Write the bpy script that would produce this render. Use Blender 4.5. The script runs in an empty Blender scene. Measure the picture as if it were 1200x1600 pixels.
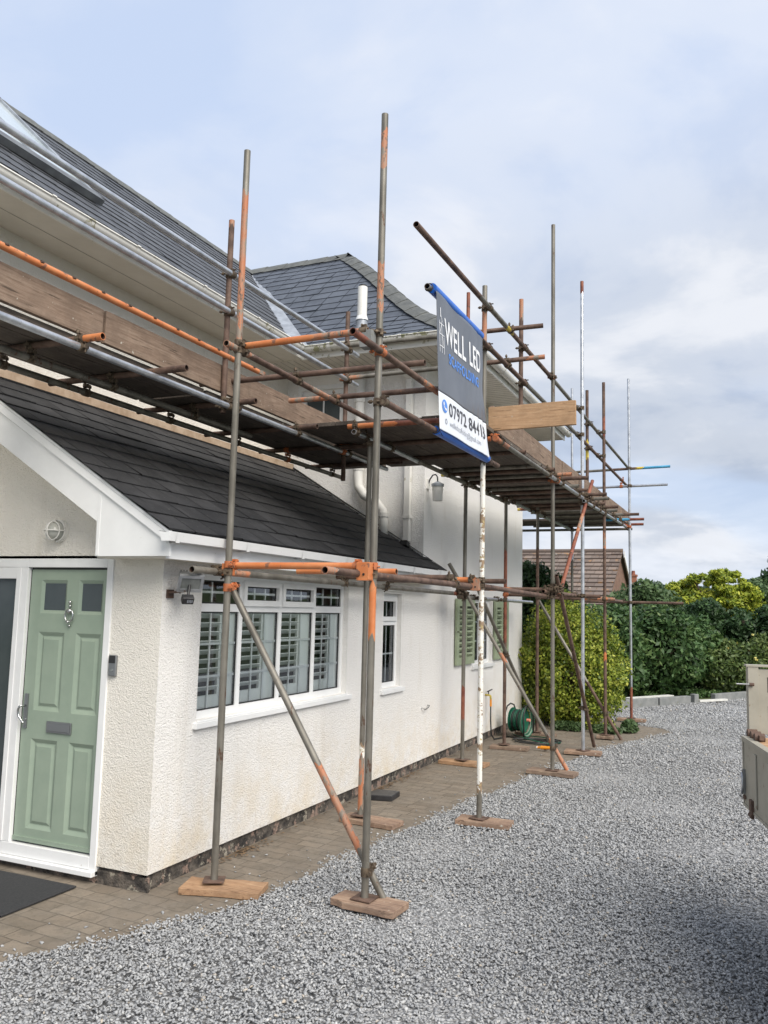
import bpy, math, random
import numpy as np
from mathutils import Vector, Matrix
R = math.radians
random.seed(7)
rng = np.random.default_rng(11)
SC = bpy.context.scene
COL = SC.collection
# ------------------------------------------------------------ camera
cam = bpy.data.cameras.new('camera'); camo = bpy.data.objects.new('camera', cam); COL.objects.link(camo)
cam.sensor_fit = 'VERTICAL'; cam.sensor_height = 36.0; cam.lens = 29.35; cam.clip_end = 2000; cam.clip_start = 0.05
r_ = Vector((0.91377497, 0.40547787, 0.0245561)); d_ = Vector((-0.02399789, 0.114228, -0.99316467)); f_ = Vector((-0.40551129, 0.90693972, 0.1141093))
M = Matrix.Identity(4)
for i in range(3):
    M[i][0] = r_[i]; M[i][1] = -d_[i]; M[i][2] = -f_[i]
CAM = Vector((3.70265, -4.61309, 1.9))
M.translation = CAM
camo.matrix_world = M
SC.camera = camo
SC.render.resolution_x = 768; SC.render.resolution_y = 1024
# ------------------------------------------------------------ sky, sun, exposure
SUN_EL, SUN_AZ = R(44), R(124)          # azimuth from +Y towards +X
w = bpy.data.worlds.new('World'); SC.world = w; w.use_nodes = True
nt = w.node_tree; nt.nodes.clear()
def N(t, ty, **kw):
    n = t.nodes.new(ty)
    for k, v in kw.items():
        if k.startswith('_'): setattr(n, k[1:], v)
        else: n.inputs[k].default_value = v
    return n
out = N(nt, 'ShaderNodeOutputWorld'); bg = N(nt, 'ShaderNodeBackground'); bg.inputs['Strength'].default_value = 0.1
sky = N(nt, 'ShaderNodeTexSky', _sky_type='NISHITA', _sun_disc=False, _sun_elevation=SUN_EL, _sun_rotation=SUN_AZ, _air_density=1.0, _dust_density=1.5)
tc = N(nt, 'ShaderNodeTexCoord'); sep = N(nt, 'ShaderNodeSeparateXYZ'); nt.links.new(tc.outputs['Generated'], sep.inputs[0])
def wm(op, a, b=None, c=None):
    n = N(nt, 'ShaderNodeMath', _operation=op)
    for i, x in enumerate((a, b, c)):
        if x is None: continue
        if isinstance(x, (int, float)): n.inputs[i].default_value = x
        else: nt.links.new(x, n.inputs[i])
    return n.outputs[0]
zc = wm('ADD', wm('MAXIMUM', sep.outputs[2], 0.0), 0.22)
cx = wm('DIVIDE', sep.outputs[0], zc); cy = wm('DIVIDE', sep.outputs[1], zc)
cmb = N(nt, 'ShaderNodeCombineXYZ'); nt.links.new(cx, cmb.inputs[0]); nt.links.new(cy, cmb.inputs[1])
def wnoise(scale, detail, off, rough=0.55, dist=0.0):
    mp = N(nt, 'ShaderNodeMapping'); mp.inputs['Location'].default_value = off
    nt.links.new(cmb.outputs[0], mp.inputs['Vector'])
    n = N(nt, 'ShaderNodeTexNoise', Scale=scale, Detail=detail, Roughness=rough, Distortion=dist)
    nt.links.new(mp.outputs[0], n.inputs['Vector']); return n.outputs['Fac']
def wramp(fac, stops):
    n = N(nt, 'ShaderNodeValToRGB'); nt.links.new(fac, n.inputs[0]); e = n.color_ramp.elements
    e[0].position, e[0].color = stops[0][0], (*stops[0][1], 1); e[1].position, e[1].color = stops[-1][0], (*stops[-1][1], 1)
    for p, c in stops[1:-1]:
        q = e.new(p); q.color = (*c, 1)
    n.color_ramp.interpolation = 'EASE'
    return n.outputs[0]
def wmix(f, a, b, bt='MIX'):
    n = N(nt, 'ShaderNodeMix', _data_type='RGBA', _blend_type=bt)
    for s, x in ((n.inputs['Factor'], f), (n.inputs['A'], a), (n.inputs['B'], b)):
        if isinstance(x, (int, float)): s.default_value = x
        elif isinstance(x, tuple): s.default_value = (*x, 1)
        else: nt.links.new(x, s)
    return n.outputs['Result']
big = wnoise(0.75, 5, (3.1, 0.4, 0), 0.5, 0.4); fine = wnoise(1.9, 7, (7.3, 2.2, 0), 0.55, 0.3)
white = wramp(fine, [(0.34, (4.5, 5.2, 6.6)), (0.48, (5.3, 5.8, 6.8)), (0.62, (6.3, 6.5, 7.0))])
grey = wramp(fine, [(0.34, (3.3, 3.8, 4.7)), (0.49, (4.3, 4.7, 5.4)), (0.64, (5.9, 6.1, 6.5))])
low = wm('SMOOTH_MIN', 1.0, wm('MULTIPLY_ADD', sep.outputs[2], -2.6, 1.35), 0.1)
lown = N(nt, 'ShaderNodeMath', _operation='ADD', _use_clamp=True); nt.links.new(low, lown.inputs[0]); nt.links.new(wm('MULTIPLY', wm('SUBTRACT', big, 0.5), 1.6), lown.inputs[1])
clouds = wmix(lown.outputs[0], white, grey)
cfac = wramp(big, [(0.40, (0.45,) * 3), (0.54, (0.98,) * 3)])
bluesky = wmix(0.75, sky.outputs[0], (4.8, 5.8, 7.7))
skyc = wmix(cfac, bluesky, clouds)
# bright cumulus breaks close to the horizon
cumf = wnoise(0.55, 6, (1.2, 5.3, 0), 0.6, 0.2)
hz = wramp(sep.outputs[2], [(0.0, (1,) * 3), (0.05, (0.9,) * 3), (0.115, (0,) * 3)])
cumm = wm('MULTIPLY', wramp(cumf, [(0.40, (0,) * 3), (0.52, (1,) * 3)]), hz)
skyc = wmix(wm('MULTIPLY', cumm, 0.8), skyc, (6.5, 6.8, 7.4))
nt.links.new(skyc, bg.inputs[0]); nt.links.new(bg.outputs[0], out.inputs[0])
sl = bpy.data.lights.new('sun', 'SUN'); sl.energy = 3.2; sl.angle = R(48); sl.color = (1.0, 0.935, 0.84)
slo = bpy.data.objects.new('sun', sl); COL.objects.link(slo)
sd = Vector((math.sin(SUN_AZ) * math.cos(SUN_EL), math.cos(SUN_AZ) * math.cos(SUN_EL), math.sin(SUN_EL)))
slo.rotation_euler = sd.to_track_quat('Z', 'Y').to_euler(); slo.location = (10, -10, 20)
SC.view_settings.view_transform = 'Standard'; SC.view_settings.look = 'None'; SC.view_settings.gamma = 1; SC.view_settings.exposure = 0.50
# ------------------------------------------------------------ materials
MATS = {}
def base(name):
    m = bpy.data.materials.new(name); m.use_nodes = True; t = m.node_tree
    return m, t, t.nodes['Principled BSDF']
def L(t, a, b): t.links.new(a, b)
def ramp(t, fac, stops, interp='LINEAR'):
    n = N(t, 'ShaderNodeValToRGB'); L(t, fac, n.inputs[0]); e = n.color_ramp.elements
    e[0].position, e[0].color = stops[0][0], (*stops[0][1], 1); e[1].position, e[1].color = stops[-1][0], (*stops[-1][1], 1)
    for p, c in stops[1:-1]: e.new(p).color = (*c, 1)
    n.color_ramp.interpolation = interp
    return n.outputs[0]
def noise(t, scale, detail=4, rough=.55, stretch=None, loc=None, dist=0, world=False):
    g = N(t, 'ShaderNodeNewGeometry') if world else N(t, 'ShaderNodeTexCoord')
    v = g.outputs['Position'] if world else g.outputs['Object']
    if stretch or loc:
        mp = N(t, 'ShaderNodeMapping')
        if stretch: mp.inputs['Scale'].default_value = stretch
        if loc: mp.inputs['Location'].default_value = loc
        L(t, v, mp.inputs[0]); v = mp.outputs[0]
    n = N(t, 'ShaderNodeTexNoise', Scale=scale, Detail=detail, Roughness=rough, Distortion=dist); L(t, v, n.inputs['Vector'])
    return n.outputs['Fac']
def mixc(t, f, a, b, bt='MIX'):
    n = N(t, 'ShaderNodeMix', _data_type='RGBA', _blend_type=bt)
    for s, x in ((n.inputs['Factor'], f), (n.inputs['A'], a), (n.inputs['B'], b)):
        if isinstance(x, (int, float)): s.default_value = x
        elif isinstance(x, tuple): s.default_value = (*x, 1)
        else: L(t, x, s)
    return n.outputs['Result']
def bump(t, b, h, strength, dist, prev=None):
    n = N(t, 'ShaderNodeBump', Strength=strength, Distance=dist); L(t, h, n.inputs['Height'])
    if prev: L(t, prev, n.inputs['Normal'])
    L(t, n.outputs[0], b.inputs['Normal']); return n.outputs[0]
def pm(key, c1, c2=None, scale=8, rough=.6, metal=0, bscale=None, bstr=.3, bdist=.002, stretch=None, spots=None, detail=5, lo=.38, hi=.62, world=False, spec=None):
    if key in MATS: return MATS[key]
    m, t, b = base(key); c2 = c2 or c1
    f = noise(t, scale, detail, .6, stretch, world=world)
    col = ramp(t, f, [(lo, c1), (hi, c2)])
    if spots:
        for sc, thr, c in spots:
            sf = noise(t, sc, 4, .65, stretch, loc=(sc, 1.7, 3.1), world=world)
            mk = ramp(t, sf, [(thr, (0, 0, 0)), (thr + .035, (1, 1, 1))])
            col = mixc(t, mk, col, c)
    L(t, col, b.inputs['Base Color']); b.inputs['Roughness'].default_value = rough; b.inputs['Metallic'].default_value = metal
    if spec is not None: b.inputs['Specular IOR Level'].default_value = spec
    if bscale:
        bump(t, b, noise(t, bscale, 5, .6, stretch, world=world), bstr, bdist)
    MATS[key] = m; return m
# painted render (rough, trowelled spatter)
def mk_render(key, c, stain):
    m, t, b = base(key)
    g = N(t, 'ShaderNodeNewGeometry'); sp = N(t, 'ShaderNodeSeparateXYZ'); L(t, g.outputs['Position'], sp.inputs[0])
    f = noise(t, 1.3, 6, .6, world=True)
    col = ramp(t, f, [(.3, tuple(x * .965 for x in c)), (.65, c)])
    st = noise(t, 2.2, 6, .65, stretch=(2.2, 2.2, .35), world=True)
    col = mixc(t, ramp(t, st, [(.56, (0, 0, 0)), (.75, (.28,) * 3)]), col, stain)
    hs = N(t, 'ShaderNodeMapRange'); hs.inputs['From Min'].default_value = .42; hs.inputs['From Max'].default_value = .10; L(t, sp.outputs[2], hs.inputs[0])
    sn_ = noise(t, 14, 6, .7, world=True); mh = N(t, 'ShaderNodeMath', _operation='MULTIPLY'); L(t, hs.outputs[0], mh.inputs[0]); L(t, ramp(t, sn_, [(.50, (0, 0, 0)), (.66, (.40,) * 3)]), mh.inputs[1])
    col = mixc(t, mh.outputs[0], col, (.30, .25, .18))
    lowz = N(t, 'ShaderNodeMapRange'); lowz.inputs['From Min'].default_value = .95; lowz.inputs['From Max'].default_value = .1
    L(t, sp.outputs[2], lowz.inputs[0])
    n2 = noise(t, 3.0, 6, .7, world=True)
    mu = N(t, 'ShaderNodeMath', _operation='MULTIPLY'); L(t, lowz.outputs[0], mu.inputs[0]); L(t, ramp(t, n2, [(.38, (0, 0, 0)), (.7, (1, 1, 1))]), mu.inputs[1])
    col = mixc(t, mu.outputs[0], col, (.80, .71, .56))
    spk = noise(t, 42, 3, .6, world=True)
    col = mixc(t, ramp(t, spk, [(.70, (0, 0, 0)), (.77, (.30,) * 3)]), col, (.48, .44, .38))
    L(t, col, b.inputs['Base Color']); b.inputs['Roughness'].default_value = .85; b.inputs['Specular IOR Level'].default_value = .25
    v = N(t, 'ShaderNodeTexVoronoi', Scale=88.0); v.feature = 'SMOOTH_F1'; v.inputs['Smoothness'].default_value = .85
    wq = noise(t, 30, 3, .5, world=True)
    ad = N(t, 'ShaderNodeVectorMath', _operation='ADD'); L(t, g.outputs['Position'], ad.inputs[0])
    cc = N(t, 'ShaderNodeCombineXYZ'); ml = N(t, 'ShaderNodeMath', _operation='MULTIPLY'); ml.inputs[1].default_value = .03; L(t, wq, ml.inputs[0])
    for i in range(3): L(t, ml.outputs[0], cc.inputs[i])
    L(t, cc.outputs[0], ad.inputs[1]); L(t, ad.outputs[0], v.inputs['Vector'])
    inv = N(t, 'ShaderNodeMath', _operation='SUBTRACT'); inv.inputs[0].default_value = 1; L(t, v.outputs['Distance'], inv.inputs[1])
    n1 = bump(t, b, inv.outputs[0], .5, .013)
    n1 = bump(t, b, noise(t, 105, 6, .7, world=True), 1.0, .011, n1); bump(t, b, noise(t, 42, 5, .65, world=True), .6, .014, n1)
    MATS[key] = m; return m
mk_render('render_white', (.92, .905, .875), (.62, .56, .46))
mk_render('render_cream', (.91, .875, .80), (.56, .50, .39))
pm('smooth_white', (.70, .69, .66), (.76, .75, .71), 3, .6, bscale=20, bstr=.1)
pm('upvc', (.76, .77, .77), (.80, .81, .81), 5, .32, spots=[(16, .70, (.52, .50, .46))])
pm('upvc_old', (.74, .73, .69), (.80, .79, .75), 4, .45, spots=[(9, .62, (.42, .40, .30)), (30, .68, (.28, .28, .20))])
pm('gutter_moss', (.62, .61, .52), (.74, .73, .68), 5, .5, spots=[(8, .52, (.33, .33, .20)), (26, .60, (.22, .23, .13))])
pm('soffit', (.66, .62, .54), (.72, .68, .60), 3, .6)
pm('soffit_line', (.36, .34, .30), rough=.8)
pm('gasket', (.015, .016, .017), rough=.5)
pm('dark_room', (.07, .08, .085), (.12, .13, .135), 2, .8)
pm('louvre', (.90, .92, .90), rough=.4)
pm('sage', (.265, .335, .265), (.29, .36, .285), 6, .38, bscale=60, bstr=.06)
pm('sage_shutter', (.26, .315, .205), (.33, .385, .26), 5, .55, spots=[(20, .66, (.42, .42, .33))])
pm('shutter_gap', (.06, .07, .045), rough=.8)
pm('chrome', (.52, .53, .53), rough=.25, metal=1)
pm('satin_steel', (.30, .31, .32), rough=.42, metal=.85)
pm('plinth', (.03, .027, .025), (.14, .12, .10), 12, .9, bscale=26, bstr=1.0, bdist=.03, spots=[(7, .56, (.28, .20, .16)), (15, .60, (.34, .31, .25))], world=True)
pm('black_plastic', (.018, .018, .02), (.03, .03, .032), 12, .45)
pm('mat_rubber', (.022, .023, .026), (.034, .035, .038), 60, .8, bscale=300, bstr=.5)
pm('lead', (.25, .27, .30), (.38, .41, .45), 6, .5, metal=.3, bscale=8, bstr=.3, bdist=.01)
pm('dark_lead', (.09, .095, .105), (.14, .15, .16), 6, .6)
pm('fillet', (.34, .24, .16), (.47, .36, .26), 7, .85, bscale=20, bstr=.4)
pm('dirty_glass_lamp', (.42, .43, .40), (.55, .55, .5), 8, .15)
pm('flood_glass', (.16, .17, .165), (.24, .25, .24), 12, .12)
# scaffold metals
RU = (.085, .045, .030)
pm('steel', (.125, .115, .095), (.22, .205, .175), 7, .5, metal=.35, bscale=60, bstr=.25, stretch=(1, 1, .35), spots=[(14, .64, (.10, .055, .035)), (40, .70, (.42, .40, .34))])
pm('rust', (.075, .045, .034), (.165, .105, .078), 9, .72, metal=.15, bscale=50, bstr=.35, spots=[(18, .66, (.26, .13, .07)), (33, .70, (.30, .27, .23))])
pm('rust_red', (.16, .045, .028), (.28, .10, .055), 8, .6, metal=.1, bscale=50, bstr=.3, spots=[(16, .62, RU)])
pm('orange', (.52, .155, .045), (.60, .23, .09), 6, .5, bscale=50, bstr=.2, spots=[(13, .61, (.22, .10, .06)), (30, .66, (.16, .11, .09))])
pm('orange_worn', (.45, .16, .07), (.36, .20, .13), 9, .6, bscale=50, bstr=.25, stretch=(1.6, 1.6, .6), spots=[(10, .53, (.24, .20, .16)), (22, .58, (.13, .085, .06))])
pm('galvanised', (.44, .46, .49), (.62, .64, .67), 12, .33, metal=.75, bscale=40, bstr=.1, spots=[(25, .68, (.25, .22, .19))])
pm('white_flaky', (.72, .70, .64), (.78, .77, .72), 10, .7, bscale=40, bstr=.6, spots=[(11, .53, (.27, .19, .12)), (24, .60, (.42, .34, .16))])
pm('yellow_paint', (.55, .42, .05), (.66, .52, .10), 9, .6, spots=[(25, .6, RU)])
pm('cyan_paint', (.06, .30, .50), (.09, .38, .60), 9, .55, spots=[(25, .63, RU)])
pm('coupler', (.07, .05, .035), (.17, .13, .09), 25, .65, metal=.4, bscale=60, bstr=.4)
pm('coupler_orange', (.50, .14, .04), (.35, .12, .05), 18, .6, spots=[(40, .6, RU)])
pm('tube_inside', (.03, .018, .014), (.06, .03, .02), 20, .9)
def mk_wood(key, c1, c2, c3, ax=0, k=1.0):
    m, t, b = base(key)
    s = [14, 14, 14]; s[ax] = .9
    s2 = [30, 30, 30]; s2[ax] = 1.6
    f = noise(t, 2.2 * k, 8, .7, stretch=tuple(s), dist=1.4); g = noise(t, 5.0, 6, .7)
    col = ramp(t, f, [(.28, c3), (.46, c1), (.68, c2)])
    col = mixc(t, ramp(t, g, [(.42, (0, 0, 0)), (.72, (.7,) * 3)]), col, c3)
    col = mixc(t, ramp(t, noise(t, 2.5, 4, .6, stretch=tuple(s2), dist=.3), [(.62, (0, 0, 0)), (.67, (.8,) * 3)]), col, tuple(x * .45 for x in c3))
    col = mixc(t, ramp(t, noise(t, 24, 3, .6, loc=(5, 5, 5)), [(.69, (0, 0, 0)), (.73, (1, 1, 1))]), col, (.45, .42, .36))
    L(t, col, b.inputs['Base Color']); b.inputs['Roughness'].default_value = .85; b.inputs['Specular IOR Level'].default_value = .2
    bump(t, b, f, .5, .006); MATS[key] = m
mk_wood('board_y', (.22, .155, .115), (.31, .235, .18), (.13, .095, .072), 1)
mk_wood('board_x', (.45, .28, .16), (.55, .37, .23), (.30, .19, .11), 0)
mk_wood('deck', (.115, .095, .08), (.17, .145, .12), (.06, .05, .045), 1)
mk_wood('pad_orange', (.37, .225, .13), (.47, .31, .19), (.22, .135, .085), 0)
mk_wood('pad_old', (.30, .20, .14), (.42, .31, .23), (.15, .10, .08), 0)
mk_wood('pad_grey', (.24, .17, .13), (.36, .28, .20), (.13, .09, .07), 0)
# slates: face attribute v drives tone
def mk_slate(key, c1, c2, rough=.5):
    m, t, b = base(key)
    a = N(t, 'ShaderNodeAttribute'); a.attribute_name = 'v'
    n1 = noise(t, 5, 6, .65); n2 = noise(t, 40, 5, .6, stretch=(1, 1, .4))
    col = ramp(t, a.outputs['Fac'], [(0, c1), (1, c2)])
    col = mixc(t, ramp(t, n1, [(.45, (0, 0, 0)), (.75, (.55,) * 3)]), col, tuple(x * 1.55 for x in c2))
    col = mixc(t, ramp(t, n2, [(.62, (0, 0, 0)), (.72, (.5,) * 3)]), col, (.13, .135, .12))
    L(t, col, b.inputs['Base Color']); b.inputs['Roughness'].default_value = rough; b.inputs['Specular IOR Level'].default_value = .3
    col = mixc(t, ramp(t, noise(t, 17, 5, .7, loc=(2, 2, 2)), [(.70, (0, 0, 0)), (.73, (.8,) * 3)]), col, (.20, .20, .17))
    L(t, col, b.inputs['Base Color'])
    bump(t, b, n2, .35, .004); MATS[key] = m
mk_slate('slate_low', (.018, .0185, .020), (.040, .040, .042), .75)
pm('slate_under', (.006, .006, .007), rough=1)
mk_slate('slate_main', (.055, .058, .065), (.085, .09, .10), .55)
mk_slate('slate_blue', (.058, .066, .082), (.088, .100, .122), .5)
pm('ridge_tile', (.085, .09, .088), (.13, .135, .128), 8, .75, bscale=25, bstr=.4, spots=[(18, .66, (.20, .21, .17))])
def mk_tile(key):
    m, t, b = base(key)
    a = N(t, 'ShaderNodeAttribute'); a.attribute_name = 'v'
    col = ramp(t, a.outputs['Fac'], [(0, (.125, .095, .08)), (.6, (.17, .135, .115)), (1, (.22, .17, .14))])
    col = mixc(t, ramp(t, noise(t, 3.5, 5, .7), [(.60, (0, 0, 0)), (.66, (1, 1, 1))]), col, (.30, .17, .08))
    col = mixc(t, ramp(t, noise(t, 6, 4, .7, loc=(4, 4, 4)), [(.66, (0, 0, 0)), (.69, (1, 1, 1))]), col, (.42, .41, .36))
    L(t, col, b.inputs['Base Color']); b.inputs['Roughness'].default_value = .9; MATS[key] = m
mk_tile('clay_tile')
# glass
def mk_glass(key, tint, refl=.10, alpha_c=(.95, .98, .97)):
    m, t, b = base(key); t.nodes.remove(b)
    o = t.nodes['Material Output']
    gl = N(t, 'ShaderNodeBsdfGlossy', Roughness=.02); gl.inputs['Color'].default_value = (*tint, 1)
    tr = N(t, 'ShaderNodeBsdfTransparent'); tr.inputs['Color'].default_value = (*alpha_c, 1)
    lw = N(t, 'ShaderNodeFresnel', IOR=1.52)
    ad = N(t, 'ShaderNodeMath', _operation='ADD', _use_clamp=True); ad.inputs[1].default_value = refl; L(t, lw.outputs[0], ad.inputs[0])
    mx = N(t, 'ShaderNodeMixShader'); L(t, ad.outputs[0], mx.inputs[0]); L(t, tr.outputs[0], mx.inputs[1]); L(t, gl.outputs[0], mx.inputs[2]); L(t, mx.outputs[0], o.inputs[0])
    MATS[key] = m
mk_glass('glass', (.9, .95, 1), .05)
pm('frosted_dark', (.05, .065, .07), (.07, .085, .09), 2, .18)
pm('skylight_glass', (.40, .46, .48), (.55, .60, .62), 1.2, .12)
# ground
def mk_gravel_base():
    m, t, b = base('gravel_bed')
    g = N(t, 'ShaderNodeNewGeometry')
    v = N(t, 'ShaderNodeTexVoronoi', Scale=38.0); L(t, g.outputs['Position'], v.inputs['Vector'])
    sp = N(t, 'ShaderNodeSeparateColor'); L(t, v.outputs['Color'], sp.inputs[0])
    col = ramp(t, sp.outputs[0], [(0, (.19, .195, .20)), (.4, (.30, .30, .30)), (.75, (.42, .42, .42)), (1, (.55, .55, .54))])
    dk = ramp(t, v.outputs['Distance'], [(.35, (1, 1, 1)), (.75, (.35,) * 3)])
    col = mixc(t, 1.0, col, dk, 'MULTIPLY')
    L(t, col, b.inputs['Base Color']); b.inputs['Roughness'].default_value = .9
    inv = N(t, 'ShaderNodeMath', _operation='SUBTRACT'); inv.inputs[0].default_value = 1; L(t, v.outputs['Distance'], inv.inputs[1])
    bump(t, b, inv.outputs[0], .9, .012); MATS['gravel_bed'] = m
mk_gravel_base()
def mk_stone():
    m, t, b = base('stone')
    a = N(t, 'ShaderNodeAttribute'); a.attribute_name = 'v'
    g = noise(t, 55, 4, .6, world=True); big_ = noise(t, .55, 3, .5, world=True)
    col = ramp(t, a.outputs['Fac'], [(0, (.17, .178, .188)), (.25, (.25, .258, .268)), (.5, (.335, .342, .348)), (.75, (.42, .427, .43)), (.94, (.57, .572, .565)), (1, (.48, .42, .34))])
    col = mixc(t, ramp(t, g, [(.4, (0, 0, 0)), (.65, (.4,) * 3)]), col, (.44, .45, .46))
    col = mixc(t, ramp(t, big_, [(.35, (.0,) * 3), (.65, (.16,) * 3)]), col, (.17, .17, .17))
    L(t, col, b.inputs['Base Color']); b.inputs['Roughness'].default_value = .8; MATS['stone'] = m
mk_stone()
def mk_paving():
    m, t, b = base('paving')
    g = N(t, 'ShaderNodeNewGeometry')
    mp = N(t, 'ShaderNodeMapping'); mp.inputs['Rotation'].default_value = (0, 0, R(3)); L(t, g.outputs['Position'], mp.inputs[0])
    nz = N(t, 'ShaderNodeTexNoise', Scale=9.0, Detail=3.0); L(t, g.outputs['Position'], nz.inputs['Vector'])
    sb = N(t, 'ShaderNodeVectorMath', _operation='SUBTRACT'); sb.inputs[1].default_value = (.5, .5, .5); L(t, nz.outputs['Color'], sb.inputs[0])
    sc = N(t, 'ShaderNodeVectorMath', _operation='SCALE'); sc.inputs['Scale'].default_value = .035; L(t, sb.outputs[0], sc.inputs[0])
    ad = N(t, 'ShaderNodeVectorMath', _operation='ADD'); L(t, mp.outputs[0], ad.inputs[0]); L(t, sc.outputs[0], ad.inputs[1])
    br = N(t, 'ShaderNodeTexBrick', Scale=1.0); L(t, ad.outputs[0], br.inputs['Vector'])
    br.inputs['Brick Width'].default_value = .20; br.inputs['Row Height'].default_value = .135; br.inputs['Mortar Size'].default_value = .0045; br.inputs['Mortar Smooth'].default_value = .3
    br.inputs['Color1'].default_value = (.18, .145, .11, 1); br.inputs['Color2'].default_value = (.275, .23, .18, 1); br.inputs['Mortar'].default_value = (.095, .083, .068, 1)
    br.offset = .5; br.squash = 1.35; br.squash_frequency = 3
    n1 = noise(t, 2.5, 6, .65, world=True); n2 = noise(t, 30, 6, .7, world=True)
    col = mixc(t, ramp(t, n1, [(.34, (.1,) * 3), (.60, (.80,) * 3)]), br.outputs['Color'], (.205, .180, .15))
    col = mixc(t, ramp(t, noise(t, 7, 7, .75, world=True, loc=(3, 8, 0)), [(.46, (0, 0, 0)), (.62, (.6,) * 3)]), col, (.135, .118, .095))
    col = mixc(t, ramp(t, n2, [(.55, (0, 0, 0)), (.72, (.7,) * 3)]), col, (.10, .09, .07))
    col = mixc(t, ramp(t, noise(t, 5, 6, .7, world=True, loc=(9, 1, 0)), [(.62, (0, 0, 0)), (.78, (.6,) * 3)]), col, (.09, .10, .06))
    L(t, col, b.inputs['Base Color']); b.inputs['Roughness'].default_value = .92; b.inputs['Specular IOR Level'].default_value = .2
    iv = N(t, 'ShaderNodeMath', _operation='MULTIPLY'); iv.inputs[1].default_value = -1; L(t, br.outputs['Fac'], iv.inputs[0])
    p = bump(t, b, iv.outputs[0], .8, .008); bump(t, b, n2, .4, .004, p); MATS['paving'] = m
mk_paving()
pm('lawn', (.05, .075, .025), (.085, .11, .04), .8, .95, bscale=12, bstr=.6, bdist=.03, world=True)
pm('kerb', (.17, .18, .178), (.24, .245, .24), 5, .85, bscale=30, bstr=.3, spots=[(7, .64, (.18, .18, .15))])
pm('kerb_pale', (.55, .55, .52), (.66, .66, .62), 5, .85)
pm('bark', (.06, .045, .03), (.11, .085, .06), 12, .95, bscale=20, bstr=.6, stretch=(1, 1, .2))
pm('trailer_paint', (.30, .285, .235), (.37, .35, .29), 4, .5, spots=[(12, .64, (.22, .17, .12)), (30, .69, (.14, .10, .07))], bscale=14, bstr=.15)
pm('trailer_dark', (.03, .03, .03), (.06, .055, .05), 10, .7)
pm('tyre', (.02, .02, .021), rough=.85)
pm('banner_grey', (.115, .128, .155), (.135, .148, .175), 3, .42)
pm('banner_white', (.72, .76, .84), (.76, .80, .87), 3, .42)
pm('banner_blue', (.012, .11, .50), (.02, .14, .58), 4, .35)
pm('print_white', (.82, .83, .86), rough=.5)
pm('print_blue', (.09, .25, .70), rough=.5)
pm('print_dark', (.06, .065, .085), rough=.5)
pm('print_grey', (.30, .32, .36), rough=.5)
pm('hose_green', (.008, .085, .048), (.014, .12, .07), 10, .4)
pm('hose_pale', (.13, .20, .14), (.20, .27, .20), 10, .45)
pm('hose_black', (.02, .021, .02), (.035, .035, .035), 10, .5)
pm('nozzle_orange', (.80, .30, .02), rough=.4)
pm('coral', (.75, .25, .18), rough=.5)
pm('gable_tile', (.17, .095, .07), (.23, .14, .10), 6, .9, spots=[(9, .6, (.12, .09, .07))])
pm('brick', (.28, .11, .07), (.36, .15, .09), 6, .9)
pm('dead_leaf', (.12, .075, .04), (.24, .16, .09), 30, .9)
def mk_leaf(key, stops, trans=.25):
    m, t, b = base(key)
    a = N(t, 'ShaderNodeAttribute'); a.attribute_name = 'v'
    col = ramp(t, a.outputs['Fac'], stops)
    L(t, col, b.inputs['Base Color']); b.inputs['Roughness'].default_value = .5; b.inputs['Specular IOR Level'].default_value = .35
    tr = N(t, 'ShaderNodeBsdfTranslucent'); L(t, col, tr.inputs[0]); mx = N(t, 'ShaderNodeMixShader'); mx.inputs[0].default_value = trans
    o = t.nodes['Material Output']; L(t, b.outputs[0], mx.inputs[1]); L(t, tr.outputs[0], mx.inputs[2]); L(t, mx.outputs[0], o.inputs[0])
    MATS[key] = m
mk_leaf('leaf_gold', [(0, (.03, .06, .012)), (.3, (.11, .17, .022)), (.6, (.29, .35, .045)), (1, (.56, .57, .11))])
mk_leaf('leaf_dark', [(0, (0.016, 0.038, 0.013)), (.6, (0.038, 0.081, 0.027)), (1, (0.068, 0.129, 0.041))])
mk_leaf('leaf_laurel', [(0, (.025, .05, .018)), (.5, (.06, .125, .038)), (1, (.17, .25, .085))])
mk_leaf('leaf_rose', [(0, (.035, .06, .018)), (.6, (.09, .14, .035)), (1, (.18, .22, .06))])
mk_leaf('leaf_yellow', [(0, (.07, .12, .02)), (.35, (.19, .26, .03)), (.7, (.42, .46, .05)), (1, (.62, .60, .10))])
mk_leaf('leaf_mid', [(0, (0.047, 0.088, 0.034)), (.6, (0.095, 0.155, 0.061)), (1, (0.162, 0.230, 0.095))])
mk_leaf('leaf_far', [(0, (0.054, 0.090, 0.054)), (1, (0.108, 0.156, 0.090))])
mk_leaf('petal_yellow', [(0, (.70, .62, .15)), (1, (.80, .74, .35))], .3)
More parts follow.
